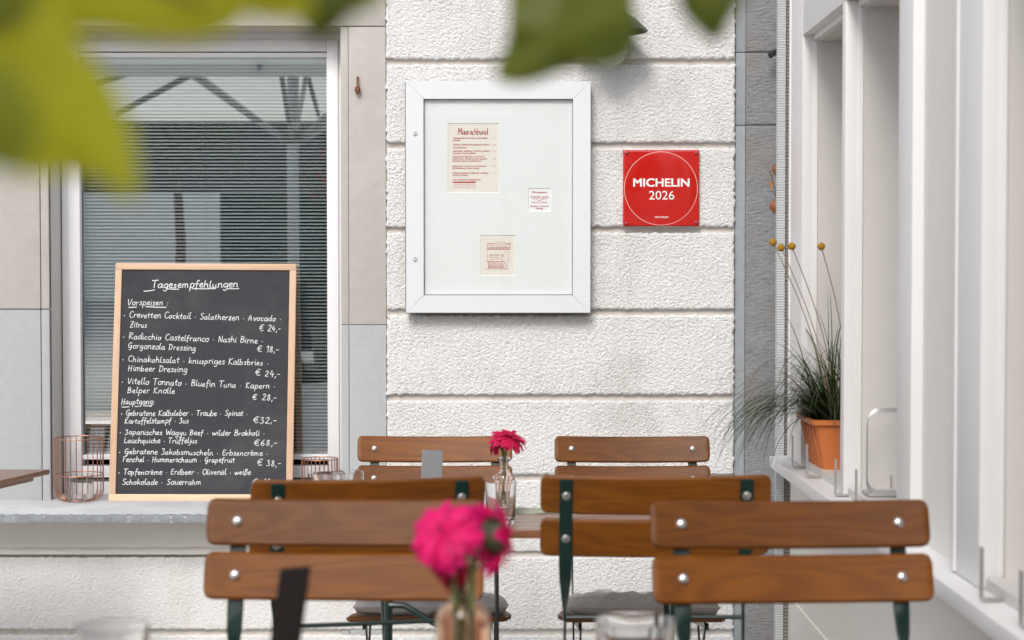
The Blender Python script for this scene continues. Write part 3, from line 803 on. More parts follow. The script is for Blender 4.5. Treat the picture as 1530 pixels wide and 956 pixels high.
# ------------------------------------------------------------------ stroke lettering (handwriting)
G = {
'a': (3.6, "3,3.4 2,4 .7,3 .4,1.2 1.2,.1 2.2,.6 3,3.5|3,3.6 2.9,1 3.5,.1"),
'b': (3.4, ".7,7 .4,3.5 .4,.3 1.6,0 2.8,1.2 2.7,2.8 1.8,3.6 .5,2.4"),
'c': (2.9, "2.7,3.3 1.8,4 .6,3 .4,1.3 1.3,0 2.6,.6"),
'd': (3.7, "3,3 2,3.8 .7,2.8 .5,1 1.4,.1 2.4,.8 3.1,3.5|3.3,7.2 3,3 3.1,1 3.6,.2"),
'e': (3.0, ".5,1.9 2.2,2.4 2.4,3.4 1.5,4 .5,2.6 .6,.9 1.6,0 2.8,.7"),
'f': (2.6, "2.7,6.6 2,7.2 1.3,6.2 1.1,3 .9,-2|.2,3.6 2.4,3.9"),
'g': (3.5, "3,3.5 1.9,4 .6,2.8 .7,1 1.7,.4 2.8,1.8 3.1,3.7|3.1,3.7 3,.2 2.6,-2 1.5,-2.8 .5,-2"),
'h': (3.5, ".7,7.2 .5,3 .4,.1|.5,2.4 1.6,3.8 2.5,3.6 2.7,2 2.7,.7 3.3,.1"),
'i': (1.5, ".7,3.8 .6,1.2 1.2,.1|.8,5.5 .9,5.7"),
'j': (1.6, "1.1,3.8 1,0 .6,-2.2 -.5,-2.6|1.2,5.4 1.3,5.6"),
'k': (3.2, ".7,7.2 .5,3 .4,.1|2.7,3.7 .6,1.9 1.7,1.6 3,.1"),
'l': (1.7, "1.2,6.9 .9,7.1 .6,5 .55,1.4 .9,.1 1.7,.4"),
'm': (5.0, ".5,3.8 .5,.1|.5,2.6 1.4,3.9 2.2,3.4 2.3,.1|2.3,2.5 3.2,3.9 4,3.5 4.2,1 4.7,.1"),
'n': (3.5, ".5,3.8 .5,.1|.5,2.6 1.7,3.9 2.6,3.4 2.7,1 3.2,.1"),
'o': (3.3, "1.8,3.9 .6,3 .5,1 1.5,0 2.7,1 2.7,3 1.8,3.9 2.6,3.6 3.3,3.7"),
'p': (3.4, ".7,3.8 .5,0 .3,-3|.5,2.4 1.5,3.9 2.7,3.2 2.7,1.2 1.6,.1 .5,1"),
'q': (3.5, "3,3.4 1.8,4 .6,2.8 .6,1 1.7,.2 2.8,1.6|3,3.8 2.9,0 3,-3"),
'r': (2.6, ".5,3.8 .6,.1|.6,2.2 1.3,3.6 2.4,3.7"),
's': (2.6, "2.3,3.4 1.4,4 .7,3.2 1.4,2.2 2.2,1.2 1.5,.1 .4,.4"),
't': (2.5, "1.3,6 1,3 1.1,.8 1.9,.1|.1,3.9 2.3,4.1"),
'u': (3.5, ".6,3.8 .5,1.2 1.3,.1 2.4,.9 2.8,3.7|2.8,3.7 2.7,1 3.3,.1"),
'v': (3.0, ".4,3.8 1.3,.1 2.6,3.8"),
'w': (4.4, ".4,3.7 1.1,.1 2.2,3 3,.1 4,3.8"),
'x': (3.0, ".4,3.8 2.7,.1|2.6,3.8 .4,.1"),
'y': (3.3, ".6,3.8 .8,1.2 1.8,.8 2.8,3.6|2.8,3.8 2.3,-1 1.4,-2.8 .4,-2"),
'z': (3.0, ".5,3.7 2.5,3.8 .5,.2 2.7,.2|.8,2 2.2,2.1"),
'ß': (3.4, ".4,-1.5 .7,3 .9,6.4 2,7 2.8,5.8 1.8,4 2.9,2.6 2.6,.6 1.4,.1"),
'A': (4.3, ".2,0 2,7.2 3.6,.1|.9,2.4 3.2,2.6"),
'B': (3.9, ".7,7 .5,0|.6,7 2.6,6.6 2.8,4.8 .7,3.8 3,3.2 3.1,1 .5,0"),
'C': (3.9, "3.6,6 2.4,7 .8,5.4 .5,2.4 1.7,.1 3.5,.8"),
'D': (4.1, ".9,7 .6,0|.2,6.9 2.6,6.4 3.6,3.8 2.6,.8 .4,0"),
'E': (3.6, "3.2,6.8 1.4,7 .8,4 .6,.6 1.8,0 3.2,.5|.8,3.8 2.7,4"),
'F': (3.5, ".9,6.9 .6,0|.4,6.8 3.3,7|.8,3.8 2.6,4"),
'G': (4.2, "3.5,6.2 2.4,7 .9,5.4 .5,2.4 1.7,.3 3.2,1.4 3.4,3.2|2,3.1 3.7,3.3 3.3,0 2.6,-2.2 1.3,-2"),
'H': (4.2, ".8,7 .5,0|3.4,7 3.1,0|.7,3.6 3.3,3.7"),
'J': (3.4, ".6,6.8 2.8,6.8 1.8,4.6 2.8,2.6 2,.2 .4,.2"),
'K': (3.9, ".8,7 .5,0|3.4,6.8 .7,3.4 3.4,0"),
'L': (3.4, ".9,7 .6,2 .6,.3 3,.2"),
'M': (5.0, ".4,0 .8,7 2.4,2.4 4.2,7 4.4,0"),
'N': (4.1, ".6,0 .8,6.6 2.6,1 3.4,.8 3.4,7"),
'O': (4.4, "2.3,7 .8,5.6 .5,2.4 1.9,0 3.6,1.8 3.6,5.4 2.3,7"),
'R': (4.0, ".7,7 .6,0|.4,6.8 2.6,6.8 3,5 .8,3.8 3.4,.1"),
'S': (3.6, "3.2,6.4 1.9,7 .9,5.6 1.8,4 3,2.4 2.2,.3 .4,.6"),
'T': (4.0, "2.1,6.9 1.8,3 1.8,0|.2,6.6 3.9,7"),
'V': (3.8, ".5,7 1.6,.1 3.7,7"),
'W': (5.2, ".4,7 1.3,.1 2.6,5 3.6,.1 5,7"),
'Z': (3.7, ".6,6.8 3.2,6.9 .5,.2 3.3,.2|1,3.6 2.8,3.8"),
'0': (3.4, "1.7,6.5 .5,3.4 1.6,0 2.9,3.2 1.7,6.5"), '1': (2.2, ".4,4.6 1.5,6.6 1.3,0"),
'2': (3.4, ".6,5.4 1.8,6.6 2.7,5 1.6,2.4 .4,.1 3,.2"), '3': (3.3, ".6,6.2 2.2,6.4 1.4,3.8 2.7,2.4 2,.2 .4,.3"),
'4': (3.4, "1.5,6.6 .4,2.4 3,2.6|2.3,4.4 2.1,-.2"), '6': (3.3, "2.4,6.6 .9,4 .5,1.4 1.6,0 2.7,1.4 1.8,3.2 .7,2"),
'8': (3.3, "2.6,5.6 1.6,6.6 .7,5.2 1.7,3.6 2.7,1.6 1.6,0 .5,1.4 1.6,3.4 2.6,5.6"),
'€': (4.2, "3.6,6 2.4,6.6 1,5 .8,2 2,0 3.5,.8|.1,4 2.9,4.2|0,2.6 2.7,2.8"),
',': (1.4, ".9,.6 .4,-1.4"), '-': (2.6, ".3,2.8 2.2,3"), ':': (1.5, ".7,.3 .8,.6|.7,3.2 .8,3.5"),
'.': (1.3, ".5,.1 .7,.3"), '·': (2.0, ".7,2 1.1,2.2 .8,1.9"), '•': (2.2, ".6,2.2 1.2,2.6 1,1.9 .6,2.2"), ' ': (2.6, ""),
}
def glyph(ch):
    if ch in 'üöèäï':
        base = {'ü': 'u', 'ö': 'o', 'è': 'e', 'ä': 'a'}[ch]
        w_, s = G[base]
        s += "|.8,6.2 1.6,5.2" if ch == 'è' else "|1,5.4 1.1,5.6|2.1,5.5 2.2,5.7"
        return w_, s
    return G[ch]
def smooth_pts(p, k=4):
    if len(p) < 3: return p
    out = []
    for i in range(len(p) - 1):
        a, b, c, d = p[max(i-1, 0)], p[i], p[i+1], p[min(i+2, len(p)-1)]
        for q in range(k):
            t = q / k
            out.append(tuple(.5 * ((2*b[j]) + (-a[j]+c[j])*t + (2*a[j]-5*b[j]+4*c[j]-d[j])*t*t + (-a[j]+3*b[j]-3*c[j]+d[j])*t**3) for j in (0, 1)))
    return out + [p[-1]]
def layout(text, track=1.0, jit=.0):
    """-> list of strokes in units, total width"""
    x = 0; out = []
    for ch in text:
        w_, s = glyph(ch)
        jy = random.uniform(-jit, jit); sc = 1 + random.uniform(-jit, jit) * .3
        if s:
            for st in s.split('|'):
                p = [tuple(float(v) for v in q.split(',')) for q in st.split()]
                out.append([(x + a * sc, b * sc + jy) for a, b in smooth_pts(p)])
        x += w_ * track + .35
    return out, x
def stroke_mesh(f, strokes, to_world, nrm, width, nib=None):
    """strokes in 2D units; to_world maps 2D to 3D; each stroke becomes a thin raised ribbon"""
    for p in strokes:
        P = [to_world(*q) for q in p]
        b = len(f.v); m = len(P)
        for i in range(m):
            if nib is not None: s_ = nib * (width / 2)
            else:
                t = (P[min(i+1, m-1)] - P[max(i-1, 0)])
                t = t.normalized() if t.length > 1e-9 else Vector((1, 0, 0))
                s_ = nrm.cross(t).normalized() * width / 2 * random.uniform(.85, 1.12)
                if i == 0: P[i] = P[i] - t * width * .4
                if i == m - 1: P[i] = P[i] + t * width * .4
            f.v += [tuple(P[i] - s_), tuple(P[i] + s_)]
        for i in range(m - 1): f.f.append((b+2*i, b+2*i+1, b+2*i+3, b+2*i+2))

# ------------------------------------------------------------------ chalkboard leaning in the window
BL, BR_, TL, TR = W(162, 748, 5.895), W(437, 748, 5.915), W(175, 393, 6.025), W(442, 394.5, 6.035)
cb = empty('chalkboard', BL, 'tall menu chalkboard with pale wooden frame leaning in the window', 'chalkboard')
ux = ((BR_ - BL) + (TR - TL)).normalized(); uz = ((TL - BL) + (TR - BR_)); uz = (uz - ux * uz.dot(ux)).normalized(); un = ux.cross(uz)
if un.y > 0: un = -un
bw = (BR_ - BL).length; bh = (TL - BL).length
MBD = Matrix(((ux.x, un.x, uz.x), (ux.y, un.y, uz.y), (ux.z, un.z, uz.z))).to_4x4()   # local x = right, y = towards viewer, z = up
def cbx(name, mat, x0, x1, y0, y1, z0, z1, bevel=.0015):
    return MB().box(x0, x1, y0, y1, z0, z1, MBD).build(name, mat, cb, bevel=bevel)
fw = .0225
cbx('frame_rail', M['pine'], 0, bw, -.018, 0, 0, fw); cbx('frame_rail', M['pine'], 0, bw, -.018, 0, bh - fw, bh)
cbx('frame_stile', M['pinev'], 0, fw, -.018, -.0006, fw + .0003, bh - fw - .0003); cbx('frame_stile', M['pinev'], bw - fw, bw, -.018, -.0006, fw + .0003, bh - fw - .0003)
cbx('slate_panel', M['slate'], fw - .004, bw - fw + .004, -.014, -.006, fw - .004, bh - fw + .004, bevel=0)
def on_board(px, py): return ray_plane(px, py, BL + un * -.0052, un) - BL
CHL = [  # text, x start, baseline y at start, x end, baseline y at end, height factor
 ("Tagesempfehlungen", 226, 430, 356, 429, 1.0), ("Vorspeisen :", 190, 456, 252, 456, 1),
 ("• Crevetten Cocktail · Salatherzen · Avocado ·", 184, 474, 421, 480, 1), ("Zitrus", 194, 489, 220, 489, 1), ("€ 24,-", 387, 494, 420, 495, 1),
 ("• Radicchio Castelfranco · Nashi Birne ·", 183, 506, 394, 513, 1), ("Gorgonzola Dressing", 191, 520, 293, 524, 1), ("€ 18,-", 384, 525, 417, 527, 1),
 ("• Chinakohlsalat · knuspriges Kalbsbries ·", 182, 540, 402, 546, 1), ("Himbeer Dressing", 191, 554, 280, 556, 1), ("€ 24,-", 381, 561, 419, 563, 1),
 ("• Vitello Tonnato · Bluefin Tuna · Kapern ·", 181, 573, 412, 581, 1), ("Belper Knolle", 190, 587, 262, 588, 1), ("€ 28,-", 377, 597, 414, 598, 1),
 ("Hauptgang:", 181, 604, 231, 604, 1),
 ("• Gebratene Kalbsleber · Traube · Spinat ·", 180, 621, 371, 621, 1), ("Kartoffelstampf · Jus", 186, 633, 282, 632, 1), ("€32,-", 378, 632, 414, 632, 1),
 ("• Japanisches Wagyu Beef · wilder Brokkoli ·", 178, 649, 396, 651, 1), ("Lauchquiche · Trüffeljus", 185, 662, 295, 662, 1), ("€68,-", 379, 666, 415, 666, 1),
 ("• Gebratene Jakobsmuscheln · Erbsencrème ·", 177, 678, 401, 681, 1), ("Fenchel · Hummerschaum · Grapefruit", 183, 690, 351, 691, 1), ("€ 38,-", 384, 695, 420, 697, 1),
 ("• Topfencrème · Erdbeer · Olivenöl · weiße", 176, 709, 375, 709, 1), ("Schokolade · Sauerrahm", 182, 724, 301, 724, 1), ("€ 11.-", 377, 724, 414, 724, 1)]
for k, (txt, xa, ya, xb, yb, hf) in enumerate(CHL):
    A, B = on_board(xa, ya), on_board(xb, yb)
    st, wd = layout(txt, 1.0, .35)
    ex = (B - A) / wd
    xh = .0034 if k == 0 else (.0029 if k < 15 else .0026)
    if '€' in txt: xh = .0031
    f = MB()
    stroke_mesh(f, st, lambda a, b: A + ex * (a + b * .10 * xh / ex.length) + uz * (b * xh), un, .0020 if k else .0026)
    f.build('chalk_writing', M['chalk'], cb, fix=False, smooth=0)
f = MB()
for (a, b, c, d) in ((215, 435, 231, 433), (248, 431, 267, 432), (287, 431, 322, 431), (339, 431, 357, 431), (192, 459, 204, 458.5), (218, 458, 248, 459), (182, 608, 193, 607.5), (202, 607, 206, 607), (214, 606, 226, 606)):
    f = MB(); stroke_mesh(f, [[(a, b), ((a+c)/2, (b+d)/2 + .4), (c, d)]], lambda x, y: on_board(x, y), un, .0026)
    f.build('chalk_underline', M['chalk'], cb, fix=False, smooth=0)

# ------------------------------------------------------------------ menu display case
YC = 5.838
c0 = W(607, 467, YC)
cw_, ch_ = (882 - 607) * YC / F, (467 - 122.5) * YC / F
case = empty('menu_display_case', c0, 'white aluminium framed glass menu display case fixed to the roughcast wall', 'display case')
fwd = 26 * YC / F
def mitre(pts, name='frame_profile'):
    return MB().prism(pts, 0, .020, 'Y').build(name, M['alu'], case, bevel=0, smooth=0)
e = .0004; iw = cw_ - fwd; ih = ch_ - fwd
mitre([(0, 0), (cw_, 0), (cw_ - fwd - e, fwd - e), (fwd + e, fwd - e)])
mitre([(0, ch_), (fwd + e, ch_ - fwd + e), (cw_ - fwd - e, ch_ - fwd + e), (cw_, ch_)])
mitre([(0, e), (fwd, fwd + e), (fwd, ch_ - fwd - e), (0, ch_ - e)])
mitre([(cw_, e), (cw_, ch_ - e), (cw_ - fwd, ch_ - fwd - e), (cw_ - fwd, fwd + e)])
bk = MB(); bk.box(.001, cw_ - .001, .021, .0615, -.003, ch_ - .002)
bk.build('case_body', M['alu_edge'], case, bevel=.002)
ed = MB()
for (x0, x1, z0, z1) in ((-.0035, .0, 0, ch_ * .115), (-.0035, 0, ch_ * .12, ch_ * .47), (-.0035, 0, ch_ * .475, ch_ * .80), (-.0035, 0, ch_ * .805, ch_)):
    ed.box(x0, x1 - .0003, .004, .03, z0, z1)
ed.build('hinge_edge', M['alu_edge'], case)
bz = MB()
for (x0, x1, z0, z1) in ((fwd, fwd + .003, fwd, ch_ - fwd), (cw_ - fwd - .003, cw_ - fwd, fwd, ch_ - fwd), (fwd, cw_ - fwd, fwd, fwd + .003), (fwd, cw_ - fwd, ch_ - fwd - .003, ch_ - fwd)):
    bz.box(x0, x1, .0165, .0195, z0, z1)
bz.build('gasket', M['alu_edge'], case)
def on_case(px, py, dy): v = W(px, py, YC + dy) - c0; return v.x, v.z
# mat board with three cut windows
cuts = [on_case(669, 288, .0185) + on_case(746, 184, .0185), on_case(789, 316, .0185) + on_case(823.5, 281, .0185), on_case(718, 412, .0185) + on_case(770, 351, .0185)]
xsb = sorted({fwd - .002, cw_ - fwd + .002} | {v for c in cuts for v in (c[0], c[2])}); zsb = sorted({fwd - .002, ch_ - fwd + .002} | {v for c in cuts for v in (c[1], c[3])})
mt = MB()
for i in range(len(xsb) - 1):
    for j in range(len(zsb) - 1):
        cx_, cz_ = (xsb[i] + xsb[i+1]) / 2, (zsb[j] + zsb[j+1]) / 2
        if any(c[0] < cx_ < c[2] and c[1] < cz_ < c[3] for c in cuts): continue
        mt.add([(xsb[i], .0175, zsb[j]), (xsb[i+1], .0175, zsb[j]), (xsb[i+1], .0175, zsb[j+1]), (xsb[i], .0175, zsb[j+1])], [(0, 1, 2, 3)])
mt.build('mat_board', M['matboard'], case, smooth=0)
mc = MB()
for c in cuts:
    q = .0016
    a = [(c[0], c[1]), (c[2], c[1]), (c[2], c[3]), (c[0], c[3])]; b = [(c[0]+q, c[1]+q), (c[2]-q, c[1]+q), (c[2]-q, c[3]-q), (c[0]+q, c[3]-q)]
    mc.add([(x, .0174, z) for x, z in a] + [(x, .0198, z) for x, z in b], [(k, (k+1) % 4, (k+1) % 4 + 4, k + 4) for k in range(4)])
mc.build('mat_bevel', M['matcore'], case, smooth=0)
MB().box(fwd - .001, cw_ - fwd + .001, .0115, .0135, fwd - .001, ch_ - fwd + .001).build('pane', M['casepane'], case, smooth=0)
for py in (200, 388):
    x, z = on_case(620.5, py, 0)
    s = MB().lathe([(0, -.002), (.0035, -.002), (.0065, -.0008), (.0075, .001), (.0075, .003)], 20, Matrix.Translation((x, 0, z)) @ Matrix.Rotation(R(-90), 4, 'X'))
    so_ = s.build('lock', M['alu'], case)
    MB().box(x - .0010, x + .0010, -.0027, -.0018, z - .0055, z + .0055).build('lock_slot', M['gasket'], so_)
    MB().lathe([(.0062, -.0010), (.0074, -.0012), (.0078, .0002)], 20, Matrix.Translation((x, 0, z)) @ Matrix.Rotation(R(-90), 4, 'X')).build('lock_ring', M['gasket'], so_)

def text_obj(txt, size, mat, parent, loc, align='LEFT', bold=0.0, sx=1.0, name='lettering', lift=0.0):
    cu = bpy.data.curves.new(name, 'FONT'); cu.body = txt; cu.size = size; cu.align_x = align; cu.offset = bold; cu.resolution_u = 3
    o = bpy.data.objects.new(name, cu); COL.objects.link(o)
    dg = bpy.context.evaluated_depsgraph_get(); dg.update()
    me = bpy.data.meshes.new_from_object(o.evaluated_get(dg))
    COL.objects.unlink(o); bpy.data.objects.remove(o); bpy.data.curves.remove(cu)
    vs = [Vector((v.co.x * sx, -lift, v.co.y)) for v in me.vertices]
    for v, c in zip(me.vertices, vs): v.co = c
    me.materials.clear()
    return link(name, me, mat, parent, loc, smooth=0)

def sheet(name, cut, mat, label, cat):
    x0, z0, x1, z1 = cut
    o = MB().box(-.004, x1 - x0 + .004, 0, .0006, -.004, z1 - z0 + .004).build('sheet_of_paper', mat, None, smooth=0)
    r = empty(name, c0 + Vector((x0, .0200, z0)), label, cat); o.parent = r
    return r, x1 - x0, z1 - z0
r1, w1, h1_ = sheet('menu_sheet', cuts[0], M['paper'], 'cream menu sheet with red blackletter heading in the display case', 'menu')
def U(cut, px, py): x, z = on_case(px, py, .0205); return x - cut[0], z - cut[1]
# blackletter heading with a slanted broad nib
st, wd = layout('Maurachbund', .86, 0)
xa, za = U(cuts[0], 684.5, 201); xb, _ = U(cuts[0], 729, 201)
u = (xb - xa) / wd
f = MB(); stroke_mesh(f, st, lambda a, b: Vector((xa + a * u, -.0008, za + b * u * 1.15)), Vector((0, -1, 0)), .0026, nib=Vector((.80, 0, .60)))
f.build('blackletter_heading', M['redink'], r1, fix=False, smooth=0)
LN = [(207.2, 'sellerieknödel | bunte bete | granatapfel |', 677, 729), (210.6, 'pastinake', 677, 688), (217, 'saibling | kartoffelschaumsüppchen | kräuter |', 677, 732), (221.4, 'brunnenkresse', 677, 697),
 (226.5, 'gebeizter saibling | frische erbsen |', 677, 733), (229.8, '| spargel | zitronenmelisse', 677, 711), (235, 'eingemachte egrutsch | morchel |', 676, 724), (238.2, 'artischocke | tomate | grüner spargel |', 676, 728),
 (241.4, 'perlhuhn espuma | pinienkerne', 676, 719), (249, 'kalbsrücken | zwiebel | tomatenpesto |', 676, 727), (252.2, 'kartoffelstampf | sauce orange', 676, 716), (259.4, 'weiße schokolade | rhabarber | erdbeer |', 676, 731), (262.6, 'mandel | pistazie', 676, 699), (269.4, 'und wechselnde tagesgerichte', 676, 718)]
for (py, tx, a, b) in LN:
    x, z = U(cuts[0], a, py); x2, _ = U(cuts[0], b, py)
    o = text_obj(tx, .0075, M['redink'], r1, (x, -.0006, z), name='menu_line', bold=.0001)
    wd = max(v.co.x for v in o.data.vertices); k = (x2 - x) / wd
    for v in o.data.vertices: v.co.x *= k
for (py, tx) in ((207.4, '9'), (217.4, '12'), (227, '14'), (238.4, '24'), (249.4, '29'), (259.8, '11')):
    x, z = U(cuts[0], 737, py); text_obj(tx, .0070, M['redink'], r1, (x, -.0006, z), name='price')
x, z = U(cuts[0], 676.5, 273.2); x2, z2 = U(cuts[0], 711, 271.2)
MB().box(x, x2, -.0006, 0.0, z, z2).build('red_bar', M['redink'], r1, smooth=0)
for (py, tx, b) in ((277, 'mit kreativem vorgeschmack', 711), (280.8, 'auf www.maurachbund.de', 710)):
    x, z = U(cuts[0], 677, py); x2, _ = U(cuts[0], b, py)
    o = text_obj(tx, .0068, M['redink_soft'], r1, (x, -.0006, z), name='menu_line'); k = (x2 - x) / max(v.co.x for v in o.data.vertices)
    for v in o.data.vertices: v.co.x *= k
r2, w2, h2_ = sheet('opening_hours_card', cuts[1], M['paper2'], 'small white opening hours card at the right inside the display case', 'card')
for (py, tx, sz, wpx) in ((288.3, 'Öffnungszeiten', .0080, 23), (294.7, 'donnerstag - montag', .0070, 27), (297.6, '11.30 uhr - 14.00 uhr', .0060, 23), (300.3, 'und', .0060, 5), (303.2, '18.00 uhr - 21.30 uhr', .0060, 23), (309.0, 'dienstag + mittwoch', .0072, 27), (312.3, 'ruhetag', .0075, 11)):
    x, z = U(cuts[1], 805.8, py)
    o = text_obj(tx, sz, M['redink'], r2, (x, -.0006, z), align='CENTER', bold=.00012, name='opening_hours_line')
    xs = [v.co.x for v in o.data.vertices]; k = wpx * YC / F / (max(xs) - min(xs))
    for v in o.data.vertices: v.co.x *= k
r3, w3, h3_ = sheet('house_drawing_card', cuts[2], M['paper'], 'small card with a red line drawing of a house, lowest in the display case', 'card')
def D(px, py):   # drawing coordinates of the zoomed sketch
    x, z = U(cuts[2], 710 + px / 13.1, 345 + py / 13.1); return Vector((x, -.0006, z))
f = MB(); lw = .0010
def ln(pts, wdt=lw): stroke_mesh(f, [pts], lambda a, b: D(a, b), Vector((0, -1, 0)), wdt)
ln([(235, 240), (300, 245), (420, 240)], .0018); ln([(420, 240), (470, 215), (520, 230), (560, 215), (610, 240), (690, 240)]); ln([(640, 240), (690, 242)], .0024)
ln([(235, 240), (235, 330)]); ln([(690, 240), (690, 340)]); ln([(235, 330), (690, 325)], .0016); ln([(235, 358), (685, 358)], .0026)
for k in range(22):
    a = 240 + k * 20; ln([(a, 318 + 12 * math.sin(k)), (a + 10, 350)]); ln([(a, 255 + 10 * math.cos(k * 2)), (a + 14, 300 + 14 * math.sin(k * 3))], .0008)
ln([(245, 370), (240, 590)]); ln([(652, 370), (648, 580)]); ln([(600, 370), (580, 415), (615, 420)], .0014)
for (a, b) in ((285, 360), (390, 462), (505, 560)):
    ln([(a, 460), (b, 460), (b, 520), (a, 520), (a, 460)], .0012); ln([((a + b) / 2, 460), ((a + b) / 2, 520)]); ln([(a, 482), (b, 482)])
ln([(290, 575), (380, 545), (480, 545), (540, 575)], .0012)
ln([(225, 600), (560, 595)], .0022); ln([(255, 600), (265, 740)], .0026); ln([(200, 742), (660, 742)], .0012); ln([(265, 700), (530, 705)], .0014)
for k in range(16): a = 280 + k * 17; ln([(a, 610 + 10 * math.sin(k * 2)), (a + 8, 660), (a - 4, 690 + 8 * math.cos(k)), (a + 6, 735)], .0010)
ln([(560, 600), (600, 660), (600, 730), (570, 750), (540, 735), (560, 660)], .0016); ln([(630, 580), (640, 690), (610, 740)], .0010)
f.build('line_drawing', M['redink_soft'], r3, fix=False, smooth=0)

# ------------------------------------------------------------------ red enamel sign
YM = 5.886
sg0 = W(931, 338, YM)
sgw = (1044.5 - 931) * YM / F
sg = empty('red_sign', sg0, 'square glossy red enamel sign with white lettering and a fine circle', 'sign')
n = 40; P = np.zeros((n + 1, n + 1, 3))
for i in range(n + 1):
    for j in range(n + 1):
        x, z = j / n * 2 - 1, i / n * 2 - 1
        rr = math.hypot(x * .98, z * .98)
        bul = .0035 * (1 - min(1, rr / .96) ** 4) + .0007 * math.sin(3 * x + 1.2 * z) * (1 - min(1, max(abs(x), abs(z))) ** 4)
        P[i, j] = ((x + 1) / 2 * sgw, -bul, (z + 1) / 2 * sgw)
def rim(P_, back):
    a = P_[:1].copy(); a[..., 1] = back; b = P_[-1:].copy(); b[..., 1] = back; Q = np.concatenate([a, P_, b], 0)
    a = Q[:, :1].copy(); a[..., 1] = back; b = Q[:, -1:].copy(); b[..., 1] = back; return np.concatenate([a, Q, b], 1)
grid_obj('enamel_plate', rim(P, .008), M['enamel'], sg)
def on_sign(px, py): v = W(px, py, YM) - sg0; return v.x, v.z
def bulge(x, z):
    x, z = x / sgw * 2 - 1, z / sgw * 2 - 1; rr = math.hypot(x * .98, z * .98)
    return -(.0035 * (1 - min(1, rr / .96) ** 4) + .0007 * math.sin(3 * x + 1.2 * z) * (1 - min(1, max(abs(x), abs(z))) ** 4)) - .0004
def conform(o):
    for v in o.data.vertices: v.co.y = bulge(v.co.x + o.location.x, v.co.z + o.location.z) + v.co.y * .03
for (tx, px, py, wpx, hpx, bold) in (('MICHELIN', 988, 278.5, 84, 12.5, .06), ('2026', 988.5, 298, 37.5, 13, .015), ('MICHELIN', 988.5, 325.6, 20, 2.6, .05)):
    x, z = on_sign(px, py)
    o = text_obj(tx, 1.0, M['whiteink'], sg, (x, 0, z), align='CENTER', bold=0)
    if bold > .02:
        me0 = o.data; V0 = [v.co.copy() for v in me0.vertices]; F0 = [tuple(p.vertices) for p in me0.polygons]; mbx = MB()
        for q, (ax, az) in enumerate(((-1, -1), (1, -1), (-1, 1), (1, 1), (0, 0))):
            mbx.add([v + Vector((ax * bold * .42, -.002 * q, az * bold * .30)) for v in V0], F0)
        nm = mbx.mesh('lettering', fix=False); nm.materials.append(M['whiteink']); o.data = nm
    xs = [v.co.x for v in o.data.vertices]; zs_ = [v.co.z for v in o.data.vertices]
    kx = wpx * YM / F / (max(xs) - min(xs)); kz = hpx * YM / F / (max(zs_) - min(zs_)); mx_ = (max(xs) + min(xs)) / 2
    for v in o.data.vertices: v.co.x = (v.co.x - mx_) * kx; v.co.z *= kz
    conform(o)
f = MB(); cx_, cz_ = on_sign(987.5, 281.5); rad = 54.5 * YM / F
pts = []
for k in range(96):
    th = 2 * math.pi * k / 96
    for rr in (rad - .0009, rad + .0009): f.v.append((cx_ + rr * math.cos(th), bulge(cx_ + rr * math.cos(th), cz_ + rr * math.sin(th)), cz_ + rr * math.sin(th)))
for k in range(96): a = 2 * k; b = (2 * k + 2) % 192; f.f.append((a, a + 1, b + 1, b))
f.build('printed_ring', M['pinkink'], sg, fix=False, smooth=0)
for (px, py) in ((936.5, 228.5), (1040.5, 228.5), (936, 333.5), (1040, 332)):
    x, z = on_sign(px, py)
    MB().lathe([(0, -.0055), (.003, -.005), (.006, -.0028), (.0066, 0.0)], 16, Matrix.Translation((x, -.0002, z)) @ Matrix.Rotation(R(-90), 4, 'X') @ Matrix.Scale(-1, 4, (0, 0, 1)) @ Matrix.Scale(-1, 4, (0, 0, 1))).build('screw', M['redscrew'], sg)

# rusty bolt in the window surround
rb_ = empty('rusty_bolt', W(534.5, 127, 5.90), 'small rusty iron bolt in the beige window surround', 'bolt')
MB().tube([(0, .01, .026), (0, -.006, .026), (0, -.008, .02), (0, -.008, -.002)], .0035, 8).build('shank', M['rust'], rb_)
MB().lathe([(0, -.03), (.004, -.031), (.008, -.026), (.010, -.018), (.009, -.010), (.005, -.004), (0, -.003)], 12, Matrix.Translation((0, -.008, 0))).build('knob', M['rust'], rb_, smooth=20)

# wall lamp behind the dark leaf
lp = empty('wall_lamp', W(912, 45, 5.775), 'enamel wall lamp with wide shade, half hidden by the dark leaf', 'lamp')
MB().lathe([(0, .10), (.02, .10), (.03, .095), (.035, .07), (.055, .055), (.085, .035), (.122, .001), (.124, -.004), (.121, -.005), (.085, .028), (.05, .046), (0, .05)], 40).build('shade', M['lampshade'], lp)
MB().lathe([(.035, .04), (.052, .0), (.054, -.055), (.053, -.075), (.045, -.098), (.028, -.113), (0, -.119)], 32).build('glass_globe', M['opal'], lp)
MB().tube([(0, 0, .10), (0, 0, .15), (0, .04, .19), (0, .125, .19)], .010, 10).build('arm', M['lampshade'], lp)
MB().lathe([(0, 0), (.045, 0), (.045, .012), (0, .014)], 24, Matrix.Translation((0, .125, .19)) @ Matrix.Rotation(R(90), 4, 'X')).build('wall_plate', M['lampshade'], lp)

